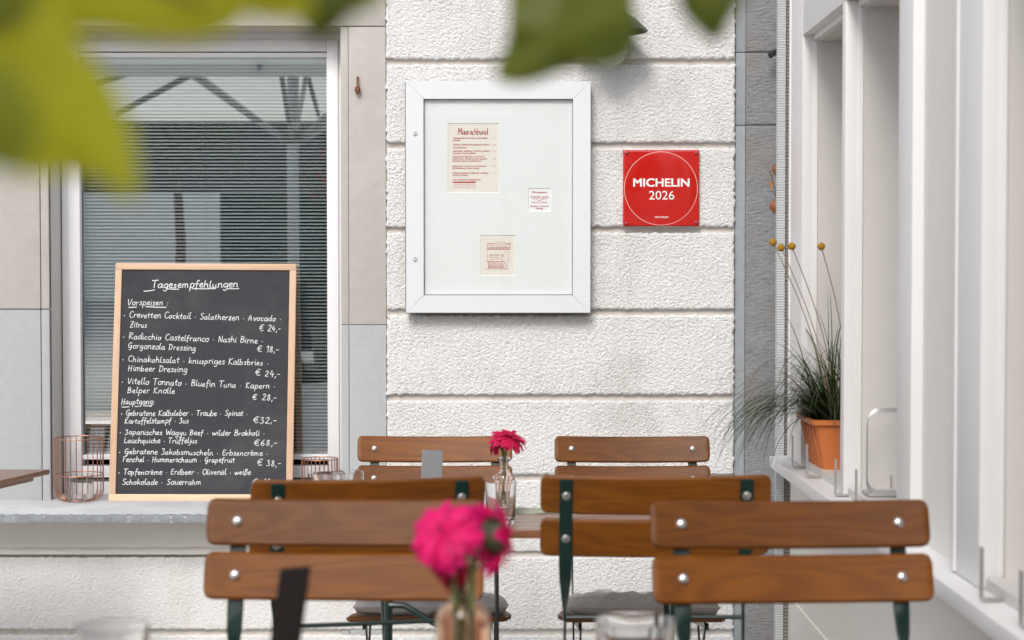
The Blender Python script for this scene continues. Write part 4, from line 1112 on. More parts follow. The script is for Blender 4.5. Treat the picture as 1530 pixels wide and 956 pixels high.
# ------------------------------------------------------------------ copper wire lanterns on the sill
def wire_lantern(px, base, Yc, rad, h, label):
    t = empty('wire_lantern', Vector((X_(px, Yc), Yc, base)), label, 'lantern', 'copper wire lanterns on the window sill')
    for k in range(26):
        th = 2 * math.pi * k / 26
        c_, s_ = math.cos(th), math.sin(th)
        pts = [(rad * .60 * c_, rad * .60 * s_, .003), (rad * .80 * c_, rad * .80 * s_, .006), (rad * .94 * c_, rad * .94 * s_, .016), (rad * c_, rad * s_, .034), (rad * c_, rad * s_, h)]
        MB().tube(pts, .0014, 6).build('wire', M['copper'], t)
    for (z, rr) in ((h, rad), (h * .42, rad), (.004, rad * .60)):
        MB().tube([(rr * math.cos(2*math.pi*k/48), rr * math.sin(2*math.pi*k/48), z) for k in range(48)], .0018, 6, closed=True).build('ring', M['copper'], t)
    g = empty('candle_glass', Vector((X_(px, Yc) + .002, Yc, base + .004)), 'small glass candle holder inside the ' + ('left' if px < 300 else 'right') + ' copper wire lantern', 'candle holder')
    MB().lathe([(0, .004), (.038, .004), (.040, .012), (.041, .085), (.043, .085), (.044, .006), (.040, 0), (0, 0)], 32).build('holder', M['glass'], g)
    MB().lathe([(0, .0062), (.019, .0062), (.019, .02), (.002, .0205), (0, .0205)], 24).build('tealight', M['wax'], g)
zsl = Z_(746, 5.92)
wire_lantern(116.5, Z_(748, 5.91), 5.915, .0805, .214, 'tall copper wire lantern at the left end of the window sill')
wire_lantern(477, Z_(746, 5.95), 5.95, .062, .140, 'smaller copper wire lantern between chalkboard and window jamb')

# ------------------------------------------------------------------ folding garden chairs
def slat_back(x, zc, wdt, hgt, thk, curve, tiltm, seg=28):
    """curved slat with rounded corners; local mesh around its own centre"""
    vs = []; fs = []; rc = .014
    K = 12
    for i in range(seg + 1):
        u = -math.cos(math.pi * i / seg)              # denser at the ends
        xx = u * wdt / 2
        d = wdt / 2 - abs(xx)
        inset = rc - math.sqrt(max(0, rc * rc - max(0, rc - d) ** 2)) if d < rc else 0
        hh = hgt / 2 - inset; yy = curve * (1 - u * u)
        th = thk / 2 * (1 if d > .004 else .55 + .45 * d / .004)
        rr = min(.004, th * .9)
        prof = [(-th + rr, -hh), (th - rr, -hh), (th, -hh + rr), (th, 0), (th, hh - rr), (th - rr, hh), (-th + rr, hh), (-th, hh - rr), (-th, 0), (-th, -hh + rr)]
        for (a, b) in prof: vs.append((xx, yy + a, b))
    n = 10
    for i in range(seg):
        for k in range(n): fs.append((i*n+k, i*n+(k+1) % n, (i+1)*n+(k+1) % n, (i+1)*n+k))
    fs += [tuple(range(n - 1, -1, -1)), tuple(seg*n + k for k in range(n))]
    return MB().add(vs, fs)
CH_TOP = .89; BW = .452; SH = .0765; GAP = .0085
def make_chair():
    t = empty('folding_chair')
    rec = R(12)
    ztop = CH_TOP
    def back_pt(z): return -.245 + (ztop - z) * math.tan(rec)      # y of the upright at height z
    for k in range(2):
        zc = ztop - SH / 2 - k * (SH + GAP)
        o = slat_back(0, 0, BW, SH, .013, -.016, None).build('back_slat', M['teak'], t, smooth=35)
        o.location = (0, back_pt(zc) + .012, zc); o.rotation_euler = (rec, 0, 0)
        for sx in (-1, 1):
            u = sx * .1765 / (BW / 2)
            yb = -.016 * (1 - u * u)
            b = MB().lathe([(0, .0105), (.004, .010), (.0075, .0085), (.0088, .0065), (.0088, -.014), (0, -.014)], 16, Matrix.Rotation(R(-90), 4, 'X'))
            b.lathe([(0, -.0178), (.0045, -.0172), (.0062, -.0152), (.0064, -.013), (0, -.013)], 12, Matrix.Rotation(R(-90), 4, 'X'))
            ob = b.build('bolt', M['chrome'], t); ob.location = (sx * .1765, back_pt(zc) + .012 + yb + .002, zc); ob.rotation_euler = (rec, 0, 0)
    for sx in (-1, 1):
        pts = []; ws = []; wv = []
        for z in (ztop - .009, ztop - .012, .78, .74, .715, .68, .65, .625, .60, .56, .48, .42, .30, .15, 0):
            if z > .44: y = back_pt(z) - .0035
            else: y = back_pt(.44) - .0035 + (.44 - z) * .78
            tw_ = min(1, max(0, (.70 - z) / .09)); a = tw_ * math.pi / 2
            pts.append((sx * .1765, y, z)); wv.append((math.cos(a), math.sin(a), 0))
            ws.append(.020 if z > ztop - .010 else (.026 if z > .70 else (.026 - .008 * tw_)))
        MB().flat(pts, ws, wv, .005).build('back_post', M['green'], t, bevel=.0012, seg=1)
        pts = [(sx * .166, .19, .405), (sx * .166, .10, .31), (sx * .166, -.05, .155), (sx * .166, -.20, 0)]
        MB().flat(pts, [.018] * 4, [(0, 1, .0)] * 4, .005).build('leg', M['green'], t, bevel=.001, seg=1)
        MB().flat([(sx * .171, -.155, .366), (sx * .171, .21, .402)], [.018, .018], [(0, 0, 1)] * 2, .005).build('seat_rail', M['green'], t, bevel=.001, seg=1)
    MB().tube([(-.176, back_pt(.605) - .006, .605), (.176, back_pt(.605) - .006, .605)], .0045, 8).build('crossbar', M['green'], t)
    MB().tube([(-.166, -.14, .062), (.166, -.14, .062)], .004, 8).build('crossbar', M['green'], t)
    MB().tube([(-.176, .18, .12), (.176, .18, .12)], .004, 8).build('crossbar', M['green'], t)
    for k in range(6):
        y = -.165 + k * .075
        wd = BW * (1 - .03 * abs(k - 2.5)) if k < 5 else BW * .95
        o = slat_back(0, 0, wd, .066, .014, 0, None, 10).build('seat_slat', M['teak'], t, smooth=35)
        o.location = (0, y, .419 + .0035 * abs(k - 2.5) / 2.5 + (y - .21) * .10); o.rotation_euler = (R(95.7), 0, 0)
    return t
RT = Matrix.Rotation(-math.atan(SLOPE), 4, 'X')
def on_ground(X, Y, yaw=0.0, dz=0):
    return Matrix.Translation((X, Y, ground(Y) + dz)) @ RT @ Matrix.Rotation(yaw, 4, 'Z')
chair0 = make_chair()
first = [True]
def place_chair(X, Yback, yaw, facing_camera, label, group='brown slatted folding chairs with green metal frames'):
    o = chair0 if first[0] else copy_tree(chair0); first[0] = False
    a = (math.pi if facing_camera else 0) + yaw
    off = Matrix.Rotation(a, 4, 'Z') @ Vector((0, -.245, 0))
    lean = SLOPE * CH_TOP
    m_ = on_ground(X - off.x, Yback - off.y - lean * 1.0, a)
    o.matrix_basis = m_
    tag(o, label, 'chair', group)
    return o
ch_fr = place_chair(.445, 2.80, R(4), True, 'front right folding chair facing the camera, next to the white side building')
ch_fl = place_chair(-.269, 2.83, R(-3), True, 'front left folding chair facing the camera, behind the dark table stand')
ch_mr = place_chair(.282, 3.38, R(1), False, 'middle right folding chair seen from behind, its green bars showing on the back')
ch_ml = place_chair(-.268, 3.30, R(14), False, 'middle left folding chair seen from behind, turned, in front of the chalkboard')
ch_bl = place_chair(-.225, 5.09, R(0), True, 'far left folding chair with grey cushion standing before the window jamb and wall')
ch_br = place_chair(.350, 5.08, R(0), True, 'far right folding chair with grey cushion standing before the wall under the case')
# cushions on the far chairs
def cushion(chair, seed, label):
    g = np.random.default_rng(seed)
    n = 56; f = []
    hw, hd, hh = .212, .185, .030
    nz = fft_noise(n + 1, n + 1, .008, .10, .05, 0.3, seed)
    for side_ in (1, -1):
        P = np.zeros((n + 1, n + 1, 3))
        for i in range(n + 1):
            for j in range(n + 1):
                u, v = j / n * 2 - 1, i / n * 2 - 1
                e = max(0, (1 - abs(u) ** 5) * (1 - abs(v) ** 5)) ** .42
                pin = 1 - .05 * (abs(u * v)) 
                edge = max(abs(u), abs(v))
                wr = nz[i, j] * .0045 * e + .006 * math.sin(26 * (u if abs(v) > abs(u) else v) + 3 * nz[i, j] * .4) * max(0, edge - .55) * e
                dim = .35 * math.exp(-((u) ** 2 + (v) ** 2) / .01)
                P[i, j] = (u * hw * pin, v * hd * pin, side_ * (hh * e * (1 - dim) + wr))
        f.append(P)
    o = empty('seat_cushion', (0, 0, 0), label, 'cushion', 'grey cushions on the far chairs')
    for P in f: pass
    top, bot = f
    P = np.concatenate([top, bot[::-1]], 0)
    b = grid_obj('cushion_cover', P, M['cushion'], o)
    # welt along the seam
    pts = [(u * hw * (1 - .05 * abs(u * v)), v * hd * (1 - .05 * abs(u * v)), 0) for (u, v) in
           [(-1 + q / 10, -1) for q in range(20)] + [(1, -1 + q / 10) for q in range(20)] + [(1 - q / 10, 1) for q in range(20)] + [(-1, 1 - q / 10) for q in range(20)]]
    MB().tube(pts, .0022, 6, closed=True).build('piping', M['cushion'], o)
    o.matrix_basis = chair.matrix_basis @ Matrix.Translation((random.uniform(-.005, .005), .035, .434)) @ Matrix.Rotation(R(6), 4, 'X')
    return o
cushion(ch_bl, 5, 'grey padded cushion on the far left chair seat, behind the near flowers')
cushion(ch_br, 9, 'grey padded cushion on the far right chair seat, below the display case')

# ------------------------------------------------------------------ tables
TH = .72
def table(x0, x1, y0, y1, label, legs=True, nsl=6):
    cx_, cy_ = (x0 + x1) / 2, (y0 + y1) / 2
    t = empty('garden_table', (0, 0, 0), label, 'table', 'slatted brown garden tables')
    t.matrix_basis = on_ground(cx_, cy_)
    hw, hd = (x1 - x0) / 2, (y1 - y0) / 2
    sw_ = (2 * hd - (nsl - 1) * .006) / nsl
    for k in range(nsl):
        a = -hd + k * (sw_ + .006)
        MB().box(-hw, hw, a, a + sw_, TH - .020, TH).build('table_slat', M['tabletop'], t, bevel=.003)
    for sx in (-1, 1):
        MB().box(sx * hw * .8 - .02, sx * hw * .8 + .02, -hd + .03, hd - .03, TH - .038, TH - .0205).build('batten', M['green'], t, bevel=.002)
    return t
ft = table(-.52, .60, 3.97, 4.49, 'far slatted brown table between the two rows of chairs')
nt_ = table(-.75, .65, 1.45, 2.15, 'near slatted brown table below the picture edge carrying the blurred flowers')
nt2 = ft
for t, hw, hd in ((ft, .56, .26), (nt_, .70, .35)):
    for sx in (-1, 1):
        for (a, b) in ((-1, 1), (1, -1)):
            MB().tube([(sx * hw * .62, a * hd * .8, TH - .025), (sx * hw * .62, b * hd * .85, .004)], .008, 8).build('leg', M['green'], t)
    MB().tube([(-hw * .62, 0, .36), (hw * .62, 0, .36)], .006, 8).build('crossbar', M['green'], t)
# thin upright rod carrying the table edge, and a folding stay at the left
MB().tube([W(742, 800, 4.05) - Vector((ft.location)), W(744, 1250, 4.05) - Vector(ft.location)], .0045, 8).build('support_rod', M['darkmetal'], ft)
pts = [W(579, 895, 3.98), W(579, 960, 3.98), W(580, 1200, 3.98)]
MB().tube([p - Vector(ft.location) for p in pts], .010, 8).build('support_rod', M['green'], ft)
pts = [W(580, 916, 3.96), W(603, 917, 3.96), W(625, 930, 3.96), W(660, 950, 3.96)]
MB().tube([p - Vector(ft.location) for p in pts], .0075, 8).build('folding_stay', M['green'], ft)

# corner of a folded-down side table at the far left
lt = empty('corner_table', (0, 0, 0), 'corner of a brown table reaching in from the left before the window', 'table')
q1, q2 = W(75, 701, 5.30), W(0, 718, 5.02)
d = (q2 - q1); d.z = 0; d.normalize(); e_ = Vector((-d.y, d.x, 0));
if e_.x > 0: e_ = -e_
A = q1.copy(); zt = q1.z
lt.location = (A.x, A.y, 0)
c = [Vector((0, 0)), Vector((d.x, d.y)) * .62, Vector((d.x, d.y)) * .62 + Vector((-1, 0.06)) * .8, Vector((-1, .0)) * .8]
MB().prism([(v.x, v.y) for v in c], zt - .016, zt, 'Z').build('tabletop', M['tabletop'], lt, bevel=.004)
c2 = [Vector((-.045, -.02)), Vector((-.045, -.02)) + Vector((d.x, d.y)) * .5, Vector((-.10, -.02)) + Vector((d.x, d.y)) * .5, Vector((-.10, -.02))]
MB().prism([(v.x, v.y) for v in c2], zt - .034, zt - .0165, 'Z').build('batten', M['tabletop'], lt, bevel=.002)
for (a, b) in ((-.3, -.15), (-.3, -.5)):
    MB().tube([(a, b, zt - .03), (a - .1, b, ground(5.0) + .002)], .010, 8).build('leg', M['green'], lt)

# ------------------------------------------------------------------ things on the tables
def table_pt(px, Y, dx=0):
    """point on the tilted table plane at depth Y below photograph column px"""
    return Vector((X_(px, Y), Y, ground(Y) + TH + .0005))
def bottle_vase(px, Y, label, scale=1.0, mat='glass'):
    t = empty('bottle_vase', table_pt(px, Y), label, 'vase')
    n = 40
    prof = [(0, .003), (.024, .003), (.0262, .006), (.0268, .09), (.0262, .100), (.022, .108), (.0125, .114), (.0105, .120), (.0105, .138), (.0165, .141), (.0172, .145), (.0158, .149), (.0095, .149), (.0082, .145),
            (.0080, .120), (.0095, .1165), (.0195, .106), (.0235, .098), (.0238, .012), (.018, .008), (0, .008)]
    f = MB(); vs = []
    for (r, z) in prof:
        for k in range(n):
            th = 2 * math.pi * k / n
            q = 1 + (.03 * math.cos(th * 10) if (.01 < z < .098 and r > .026) else 0)
            vs.append((max(r, 1e-5) * q * math.cos(th), max(r, 1e-5) * q * math.sin(th), z))
    m = len(prof)
    f.add([Vector(v) * scale for v in vs], [(i*n+k, i*n+(k+1) % n, (i+1)*n+(k+1) % n, (i+1)*n+k) for i in range(m - 1) for k in range(n)])
    f.build('glass_body', M[mat], t)
    MB().lathe([(0, .0085 * scale), (.0232 * scale, .0125 * scale), (.0232 * scale, .062 * scale), (0, .062 * scale)], 32).build('water', M['water'], t)
    return t
def tumbler(px, Y, r, h, label):
    t = empty('glass_tumbler', table_pt(px, Y), label, 'glass', 'clear tumblers on the tables')
    MB().lathe([(0, .002), (r * .80, 0), (r * .86, .004), (r * .90, .02), (r * .97, h * .8), (r, h), (r - .0012, h + .0008), (r - .0024, h), (r * .97 - .003, h * .8), (r * .88 - .003, .022), (r * .70, .014), (0, .014)], 40).build('glass_body', M['glass'], t)
    return t
def gerbera(tip, root, normal, r, label, mat='petal', seed=1, n=30, flop=0.0, cal=1.0):
    g = random.Random(seed)
    t = empty('gerbera', root, label, 'flower')
    rel = Vector(tip) - Vector(root)
    nrm = Vector(normal).normalized()
    mid = rel * .6 + Vector((g.uniform(-.01, .01), 0, .01))
    pts = []
    c1_ = rel * .35 + Vector((0, 0, rel.length * .12)); c2_ = rel - nrm * rel.length * .22
    for q in range(13):
        s_ = q / 12
        pts.append((1-s_)**3 * Vector((0, 0, 0)) + 3*(1-s_)**2*s_ * c1_ + 3*(1-s_)*s_*s_ * c2_ + s_**3 * (rel - nrm * .008))
    MB().tube(pts, [.0030 + .0006 * q / 12 for q in range(13)], 8).build('stem', M['stem'], t)
    rot = nrm.to_track_quat('Z', 'Y').to_matrix().to_4x4()
    MT = Matrix.Translation(rel) @ rot
    o = MB().lathe([(0, -.014 * cal), (.004 * cal, -.012 * cal), (.010 * cal, -.006 * cal), (.014 * cal, -.001), (.010 * cal, .001), (0, .001)], 16).build('calyx', M['calyx'], t); o.matrix_local = MT
    o = MB().lathe([(0, .006), (.006, .0055), (.011, .003), (.012, 0)], 16).build('flower_centre', M['disc'], t); o.matrix_local = MT
    # one petal mesh, shared
    mesh = []
    for var in range(3):
        vs = []; K = 7
        L = r; wd = .0076 if var else .0066
        for i in range(K + 1):
            s_ = i / K
            w_ = wd * math.sin(math.pi * (s_ * .80 + .14)) ** .6 if s_ < 1 else .0008
            z = .010 * s_ - (.018 + .006 * var) * s_ ** 2.2
            vs += [(.006 + L * .93 * s_, -w_, z + .0008), (.006 + L * .93 * s_, 0, z - .0009), (.006 + L * .93 * s_, w_, z + .0008)]
        fs = [(3*i+k, 3*i+k+1, 3*i+k+4, 3*i+k+3) for i in range(K) for k in range(2)]
        me = bpy.data.meshes.new('petal'); me.from_pydata(vs, [], fs); me.polygons.foreach_set('use_smooth', [True] * len(fs)); me.materials.append(M[mat]); mesh.append(me)
    for ring, (cnt, sc, el) in enumerate(((n - 6, 1.0, -3), (n - 10, .90, 9), (14, .55, 28), (12, .34, 50))):
        for k in range(cnt):
            th = 2 * math.pi * (k + .5 * ring) / cnt + g.uniform(-.06, .06)
            s_ = sc * g.uniform(.9, 1.06)
            o = bpy.data.objects.new('petal', mesh[g.randrange(3)]); COL.objects.link(o); o.parent = t
            o.matrix_local = MT @ Matrix.Rotation(th, 4, 'Z') @ Matrix.Translation((0, 0, .001 * ring)) @ Matrix.Rotation(R(-el + g.uniform(-9, 9) + flop), 4, 'Y') @ Matrix.Rotation(g.uniform(-.25, .25), 4, 'X') @ Matrix.Scale(s_, 4)
    return t
# far table
v1 = bottle_vase(753.5, 4.33, 'small clear bottle vase holding one red gerbera on the far table', 1.0, 'glass_pink')
vb_ = Vector(v1.location)
gerbera(W(760, 655, 4.31), vb_ + Vector((-.006, 0, .012)), (.28, -.30, .9), .047, 'dark pink gerbera in the bottle vase on the far table, upright', seed=3)
gerbera(W(745, 661, 4.36), vb_ + Vector((.006, 0, .012)), (-.5, .5, .75), .030, 'smaller dark pink gerbera turned away at the left of the far vase', seed=5, n=22)
tumbler(748, 4.12, .038, .104, 'clear tumbler standing right before the bottle vase on the far table')
tumbler(491, 4.30, .040, .112, 'clear tumbler on the far table before the smaller wire lantern, left of a pair')
tumbler(520, 4.36, .040, .112, 'clear tumbler on the far table before the window jamb, right of a pair')
def stand(px, Y, wdt, hgt, yaw, mat, label, lean=8, slant=.0):
    t = empty('table_stand', table_pt(px, Y), label, 'table stand')
    MB().prism([(-wdt / 2, .01), (wdt / 2, .01), (wdt / 2, hgt), (-wdt / 2, hgt - slant)], -.0012, .0012, 'Y').build('plate', mat, t, bevel=.0008, seg=1)
    MB().box(-wdt * .7, wdt * .7, -.02, .02, 0, .012).build('foot', mat, t, bevel=.002)
    t.rotation_euler = (R(-lean), R(3.5), yaw)
    return t
stand(642, 4.12, .050, .178, R(12), M['card_grey'], 'upright grey metal stand on the far table before the far left chair')
stand(403, 1.80, .043, .186, R(-38), M['card_dark'], 'blurred dark upright stand on the near table before the front left chair', slant=.010)
# folded napkin
nk = empty('folded_napkin', table_pt(812, 4.44), 'folded sage green cloth napkin lying right of the far vase', 'napkin')
for k in range(3):
    P = np.zeros((14, 30, 3))
    for i in range(14):
        for j in range(30):
            u, v = j / 29 * 2 - 1, i / 13 * 2 - 1
            z = (.012 - .0035 * k) * (1 - max(abs(u) ** 6, abs(v) ** 4)) + .0018 * math.sin(u * 5 + k) + .002
            P[i, j] = (u * .085 + k * .004, v * .022 - k * .003, max(.0008 + k * .0005, z))
    grid_obj('cloth_layer', P, M['napkin'], nk)
# near table
v2 = bottle_vase(692, 1.84, 'blurred clear bottle vase holding pink gerberas on the near table', 1.04, 'glass_refract_tint')
v2.scale = (1.04, 1.04, 1.20); vb_ = Vector(v2.location)
gerbera(W(662, 796, 1.79), vb_ + Vector((-.004, 0, .012)), (-.30, -.75, .50), .036, 'blurred hot pink gerbera facing the camera, left in the near vase', 'petal_near', 11, 34)
gerbera(W(698, 772, 1.88), vb_ + Vector((.000, .004, .012)), (.05, .35, .90), .034, 'blurred hot pink gerbera at the back and top of the near bunch', 'petal_near', 13, 32)
gerbera(W(742, 800, 1.82), vb_ + Vector((.005, 0, .012)), (.80, .40, .10), .037, 'blurred pink gerbera turned away to the right in the near vase', 'petal_near', 17, 30, cal=1.7)
gerbera(W(660, 850, 1.84), vb_ + Vector((-.002, .005, .012)), (-.75, -.10, -.45), .031, 'blurred pink gerbera hanging lowest behind the near bunch', 'petal', 19, 28, cal=1.7)
tumbler(950, 1.86, .0435, .117, 'blurred clear tumbler on the near table before the right chairs')
tumbler(164, 1.87, .0400, .108, 'blurred clear tumbler on the near table at the lower left')

# ------------------------------------------------------------------ foreground leaves
def leaf_px(parent, pts, Y, mat, dy=0.0, name='leaf'):
    """a real leaf: its outline on a gently curved sheet at depth Y"""
    cx_ = sum(p[0] for p in pts) / len(pts); cy_ = sum(p[1] for p in pts) / len(pts)
    P2 = smooth_pts(pts + [pts[0]], 4)[:-1]
    vs = []; fs = []; n = len(P2); rings = 5
    for r_ in range(1, rings + 1):
        s_ = r_ / rings
        for (x, y) in P2:
            X, Yp = cx_ + (x - cx_) * s_, cy_ + (y - cy_) * s_
            dep = Y + dy * (x - cx_) / 300 * s_ + .006 * math.sin(math.atan2(y - cy_, x - cx_) * 5) * s_ * s_ + .012 * s_ * s_
            vs.append(W(X, Yp, dep))
    vs.append(W(cx_, cy_, Y)); c_ = len(vs) - 1
    for k in range(n): fs.append((c_, k, (k + 1) % n))
    for r_ in range(rings - 1):
        for k in range(n): fs.append((r_*n+k, r_*n+(k+1) % n, (r_+1)*n+(k+1) % n, (r_+1)*n+k))
    o = MB().add([v - parent.location for v in vs], fs).build(name, mat, parent, fix=True, smooth=80)
    return o
bra = empty('leafy_branch', W(100, -60, .52), 'blurred lime green leaves hanging in from the top left corner', 'branch')
leaf_px(bra, [(-60, -40), (60, -30), (120, 60), (165, 120), (190, 175), (205, 235), (200, 300), (150, 270), (90, 262), (40, 265), (0, 230), (-60, 190)], .50, M['leaf'], .03)
leaf_px(bra, [(-80, 60), (0, 90), (50, 150), (60, 215), (20, 262), (-30, 240), (-90, 200)], .44, M['leaf_mid'], .0)
leaf_px(bra, [(30, -60), (160, -50), (240, 5), (320, 55), (230, 62), (150, 50), (90, 48), (50, 10)], .53, M['leaf'], .02)
leaf_px(bra, [(230, -70), (330, -60), (390, -20), (350, 40), (300, 60), (240, 50), (190, 10)], .56, M['leaf'], .02)
leaf_px(bra, [(-60, -80), (40, -60), (60, 0), (20, 50), (-60, 40)], .47, M['leaf_mid'], .02)
br2 = empty('leafy_branch', W(470, -60, .60), 'blurred green leaf tips at the top edge above the window', 'branch')
leaf_px(br2, [(330, -40), (420, -35), (470, 10), (440, 30), (380, 26), (340, 5)], .60, M['leaf'])
leaf_px(br2, [(420, -40), (500, -45), (545, -10), (520, 30), (480, 62), (445, 30)], .62, M['leaf_shaded'])
leaf_px(br2, [(300, -50), (380, -60), (430, -20), (418, 12), (370, 22), (320, 10)], .58, M['leaf'])
leaf_px(br2, [(470, -60), (560, -50), (575, -10), (540, 18), (500, 20), (470, -5)], .66, M['leaf_mid'])
br3 = empty('leafy_branch', W(850, -60, .85), 'large blurred shaded green leaf hanging over the display case and lamp', 'branch')
leaf_px(br3, [(762, -40), (870, -50), (935, -20), (950, 20), (952, 60), (935, 88), (905, 100), (868, 100), (832, 110), (800, 122), (772, 126), (742, 118), (745, 90), (758, 55), (760, 0)], .78, M['leaf_shaded'], .02)
leaf_px(br3, [(800, -60), (900, -60), (945, -10), (930, 40), (880, 60), (820, 30), (790, -10)], .86, M['leaf_shaded'], .02)
br4 = empty('leafy_branch', W(1060, -60, .80), 'blurred green leaf tip at the top edge over the grey stone jamb', 'branch')
leaf_px(br4, [(1005, -40), (1060, -50), (1115, -30), (1110, 0), (1090, 35), (1072, 64), (1040, 45), (1015, 12)], .72, M['leaf_shaded'], .02)
for b_, tp in ((bra, [(100, -60, .52), (0, 20, .47), (-100, 100, .46)]), (bra, [(100, -60, .52), (240, -20, .55), (300, 0, .56)]), (br2, [(470, -60, .60), (440, -20, .6), (400, -10, .6)]), (br3, [(850, -60, .85), (850, -20, .8), (845, 0, .79)]), (br4, [(1060, -60, .80), (1060, -30, .73), (1058, -20, .72)])):
    MB().tube([W(*q) - b_.location for q in tp], .0012, 6).build('twig', M['twig'], b_)
    a = Vector((0, 0, 0))
    if not any(c.name.startswith('branch_wood') for c in b_.children):
        MB().tube([a, a + Vector((-.02, .05, .12)), a + Vector((-.15, .1, .35)), a + Vector((-.5, .1, .8))], [.0015, .0025, .004, .007], 6).build('branch_wood', M['twig'], b_)

# ------------------------------------------------------------------ what stands behind the camera and shows in the window glass
YMIR = 6.081
def VW(px, py, Yo):
    """point at depth Yo whose mirror image in the window shows at (px, py)"""
    v = W(px, py, 2 * YMIR - Yo); return Vector((v.x, Yo, v.z))
YP = -3.0
pm = VW(438, 206, YP)
pr = empty('parasol', (pm.x, YP, ground(YP)), 'large cream square parasol with grey ribs, seen reflected in the window', 'parasol')
g0_ = ground(YP)
zh = pm.z - g0_                     # runner height above the foot
z_edge = VW(300, 166, YP - 2.0).z - g0_
zt_ = z_edge + .62
MB().tube([(0, 0, .02), (0, 0, zt_)], .052, 16).build('mast', M['mast'], pr)
MB().lathe([(0, 0), (.4, 0), (.4, .05), (.1, .07), (.06, .2), (0, .2)], 32).build('base', M['darkmetal'], pr)
MB().lathe([(.055, -.05), (.11, -.045), (.115, .05), (.055, .06)], 24, Matrix.Translation((0, 0, zh))).build('runner', M['rib'], pr)
MB().lathe([(.05, -.07), (.09, -.06), (.10, .02), (.03, .06)], 24, Matrix.Translation((0, 0, zt_ - .02))).build('hub', M['rib'], pr)
hs = 2.0
cor = [(-hs, -hs), (0, -hs), (hs, -hs), (hs, 0), (hs, hs), (0, hs), (-hs, hs), (-hs, 0)]
vs = [(0, 0, zt_ + .03)] + [(x, y, z_edge) for x, y in cor]
cn = MB().add(vs, [(0, i + 1, (i + 1) % 8 + 1) for i in range(8)])
cn.build('canopy', M['canopy'], pr, smooth=0, fix=False)
vl = MB(); n = len(cor)
for i in range(8):
    a, b = cor[i], cor[(i + 1) % 8]
    vl.add([(a[0], a[1], z_edge), (b[0], b[1], z_edge), (b[0], b[1], z_edge - .10), (a[0], a[1], z_edge - .10)], [(0, 1, 2, 3)])
vl.build('valance', M['canopy'], pr, smooth=0)
for (x, y) in cor:
    d_ = Vector((x, y, z_edge - .035)); h_ = Vector((0, 0, zt_ - .02))
    MB().flat([h_, d_], [.035, .03], [(y, -x, 0)] * 2, .05).build('rib', M['rib'], pr)
    m_ = h_.lerp(d_, .52)
    MB().flat([Vector((x / 20, y / 20, zh)), m_], [.04, .04], [(y, -x, 0)] * 2, .04).build('strut', M['mast'], pr)
# dark green covered stand, pale wall, house behind with its shade in the colour
def back_box(name, x0, x1, Y0, Y1, zt2, mat, label, cat):
    o = MB().box(x0, x1, Y0, Y1, ground(Y0) - .3, zt2).build(name, mat, None, bevel=.01)
    return tag(o, label, cat)
a, b = VW(328, 285, -4), VW(500, 285, -4)
cabi = empty('covered_bar_counter', ((a.x + b.x) / 2, -4.3, ground(-4.3)), 'dark green covered counter reflected in the window glass', 'counter')
hgt_c = a.z - ground(-4.3)
wc = (b.x - a.x) / 2
MB().box(-wc, wc, -.3, .3, .12, hgt_c).build('cover', M['cabinet'], cabi, bevel=.03)
for sx in (-1, 1):
    for sy in (-1, 1): MB().box(sx * (wc - .06) - .03, sx * (wc - .06) + .03, sy * .24 - .03, sy * .24 + .03, 0, .12).build('foot', M['darkmetal'], cabi)
zb1 = VW(200, 288, -13).z; zb2 = VW(200, 150, -13).z
hb = empty('opposite_building', (0, -13, ground(-13)), 'dark building with pale base across the street, reflected in the window', 'building')
zb1 -= ground(-13); zb2 -= ground(-13)
MB().box(-9, 6, -3, 0, -.5, zb1).build('pale_base', M['facade_pale'], hb)
MB().box(-9.1, 6.1, -3, -.3, zb1 + .002, 5.2).build('dark_upper_wall', M['facade'], hb)
MB().prism([(-3.6, 5.2), (.5, 5.2), (-1.5, 6.6)], -9.5, 6.5, 'X').build('roof', M['facade'], hb)
for k in range(6):
    x = -8 + k * 2.4
    MB().box(x, x + 1.0, -.31, -.26, zb1 + .9, zb1 + 2.1).build('window', M['rib'], hb, bevel=.01)
    MB().box(x + .08, x + .92, -.262, -.25, zb1 + .98, zb1 + 2.02).build('window_pane', M['gasket'], hb)
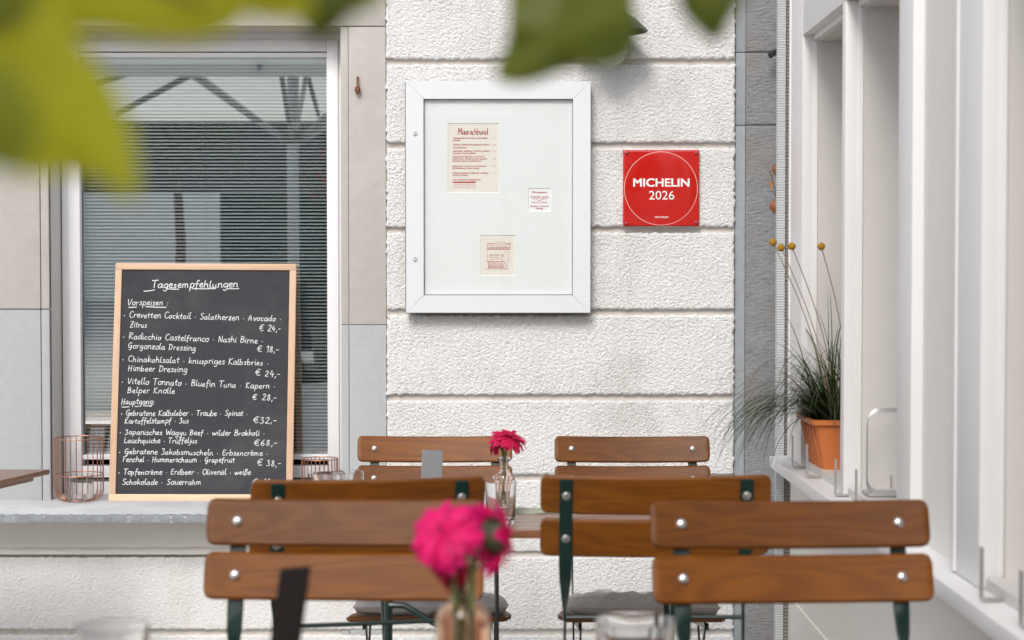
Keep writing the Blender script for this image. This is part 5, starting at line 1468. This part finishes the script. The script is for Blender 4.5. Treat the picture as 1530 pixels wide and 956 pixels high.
for (x, Y_, hgt, sc, lab) in ((-3.9, -8.2, 3.1, .75, 'dark leafy street tree at the left of the window reflection'), (-.1, -10.5, 2.9, .6, 'small leafy street tree behind the parasol mast in the reflection')):
    tr_ = empty('street_tree', (x, Y_, ground(Y_)), lab, 'tree')
    MB().tube([(0, 0, 0), (.03, 0, 1.0), (-.02, 0, 1.9), (.05, 0, hgt)], [.07, .06, .045, .015], 8).build('trunk', M['twig'], tr_)
    cr_ = MB()
    for q in range(1500):
        th = random.uniform(0, 6.283); rr = sc * random.random() ** .5 * (1 + .25 * math.sin(th * 3))
        v = Vector((rr * math.cos(th), rr * math.sin(th), hgt - .5 + max(-.8, min(.8, random.gauss(0, .33))))); s_ = .06
        a_ = Vector((random.uniform(-1, 1), random.uniform(-1, 1), random.uniform(-1, 1))).normalized() * s_; b_ = a_.orthogonal().normalized() * s_ * .6
        cr_.add([v - a_, v + b_, v + a_, v - b_], [(0, 1, 2, 3)])
    cr_.build('crown', M['foliage'], tr_, fix=False, smooth=0)['kind'] = 'stuff'
# potted shrub with flowers by the parasol pole
sh = empty('potted_shrub', (VW(455, 270, -3.4).x + .25, -3.4, ground(-3.4)), 'small potted shrub with pink flowers, reflected beside the parasol mast', 'plant')
zsh = VW(440, 262, -3.4).z - ground(-3.4)
MB().lathe([(0, 0), (.16, 0), (.2, .4), (.18, .4), (.15, .1)], 24).build('pot', M['rib'], sh)
MB().tube([(0, 0, .1), (.02, 0, zsh - .2)], .02, 8).build('trunk', M['twig'], sh)
lf = MB(); fl = MB()
for k in range(700):
    v = Vector((random.gauss(0, .13), random.gauss(0, .13), random.gauss(0, .12) + zsh - .05)); s_ = .02
    a_ = Vector((random.uniform(-1, 1), random.uniform(-1, 1), random.uniform(-1, 1))).normalized() * s_; b_ = a_.orthogonal().normalized() * s_ * .6
    (fl if k % 12 == 0 else lf).add([v - a_, v + b_, v + a_, v - b_], [(0, 1, 2, 3)])
lf.build('foliage', M['foliage'], sh, fix=False, smooth=0)['kind'] = 'stuff'
fl.build('blossoms', M['petal'], sh, fix=False, smooth=0)['kind'] = 'stuff'
# a chair back there
cbk = copy_tree(chair0); cbk.matrix_basis = on_ground(-1.2, -1.9, R(200)); tag(cbk, 'folding chair behind the camera, seen only in the window reflection', 'chair', 'brown slatted folding chairs with green metal frames')
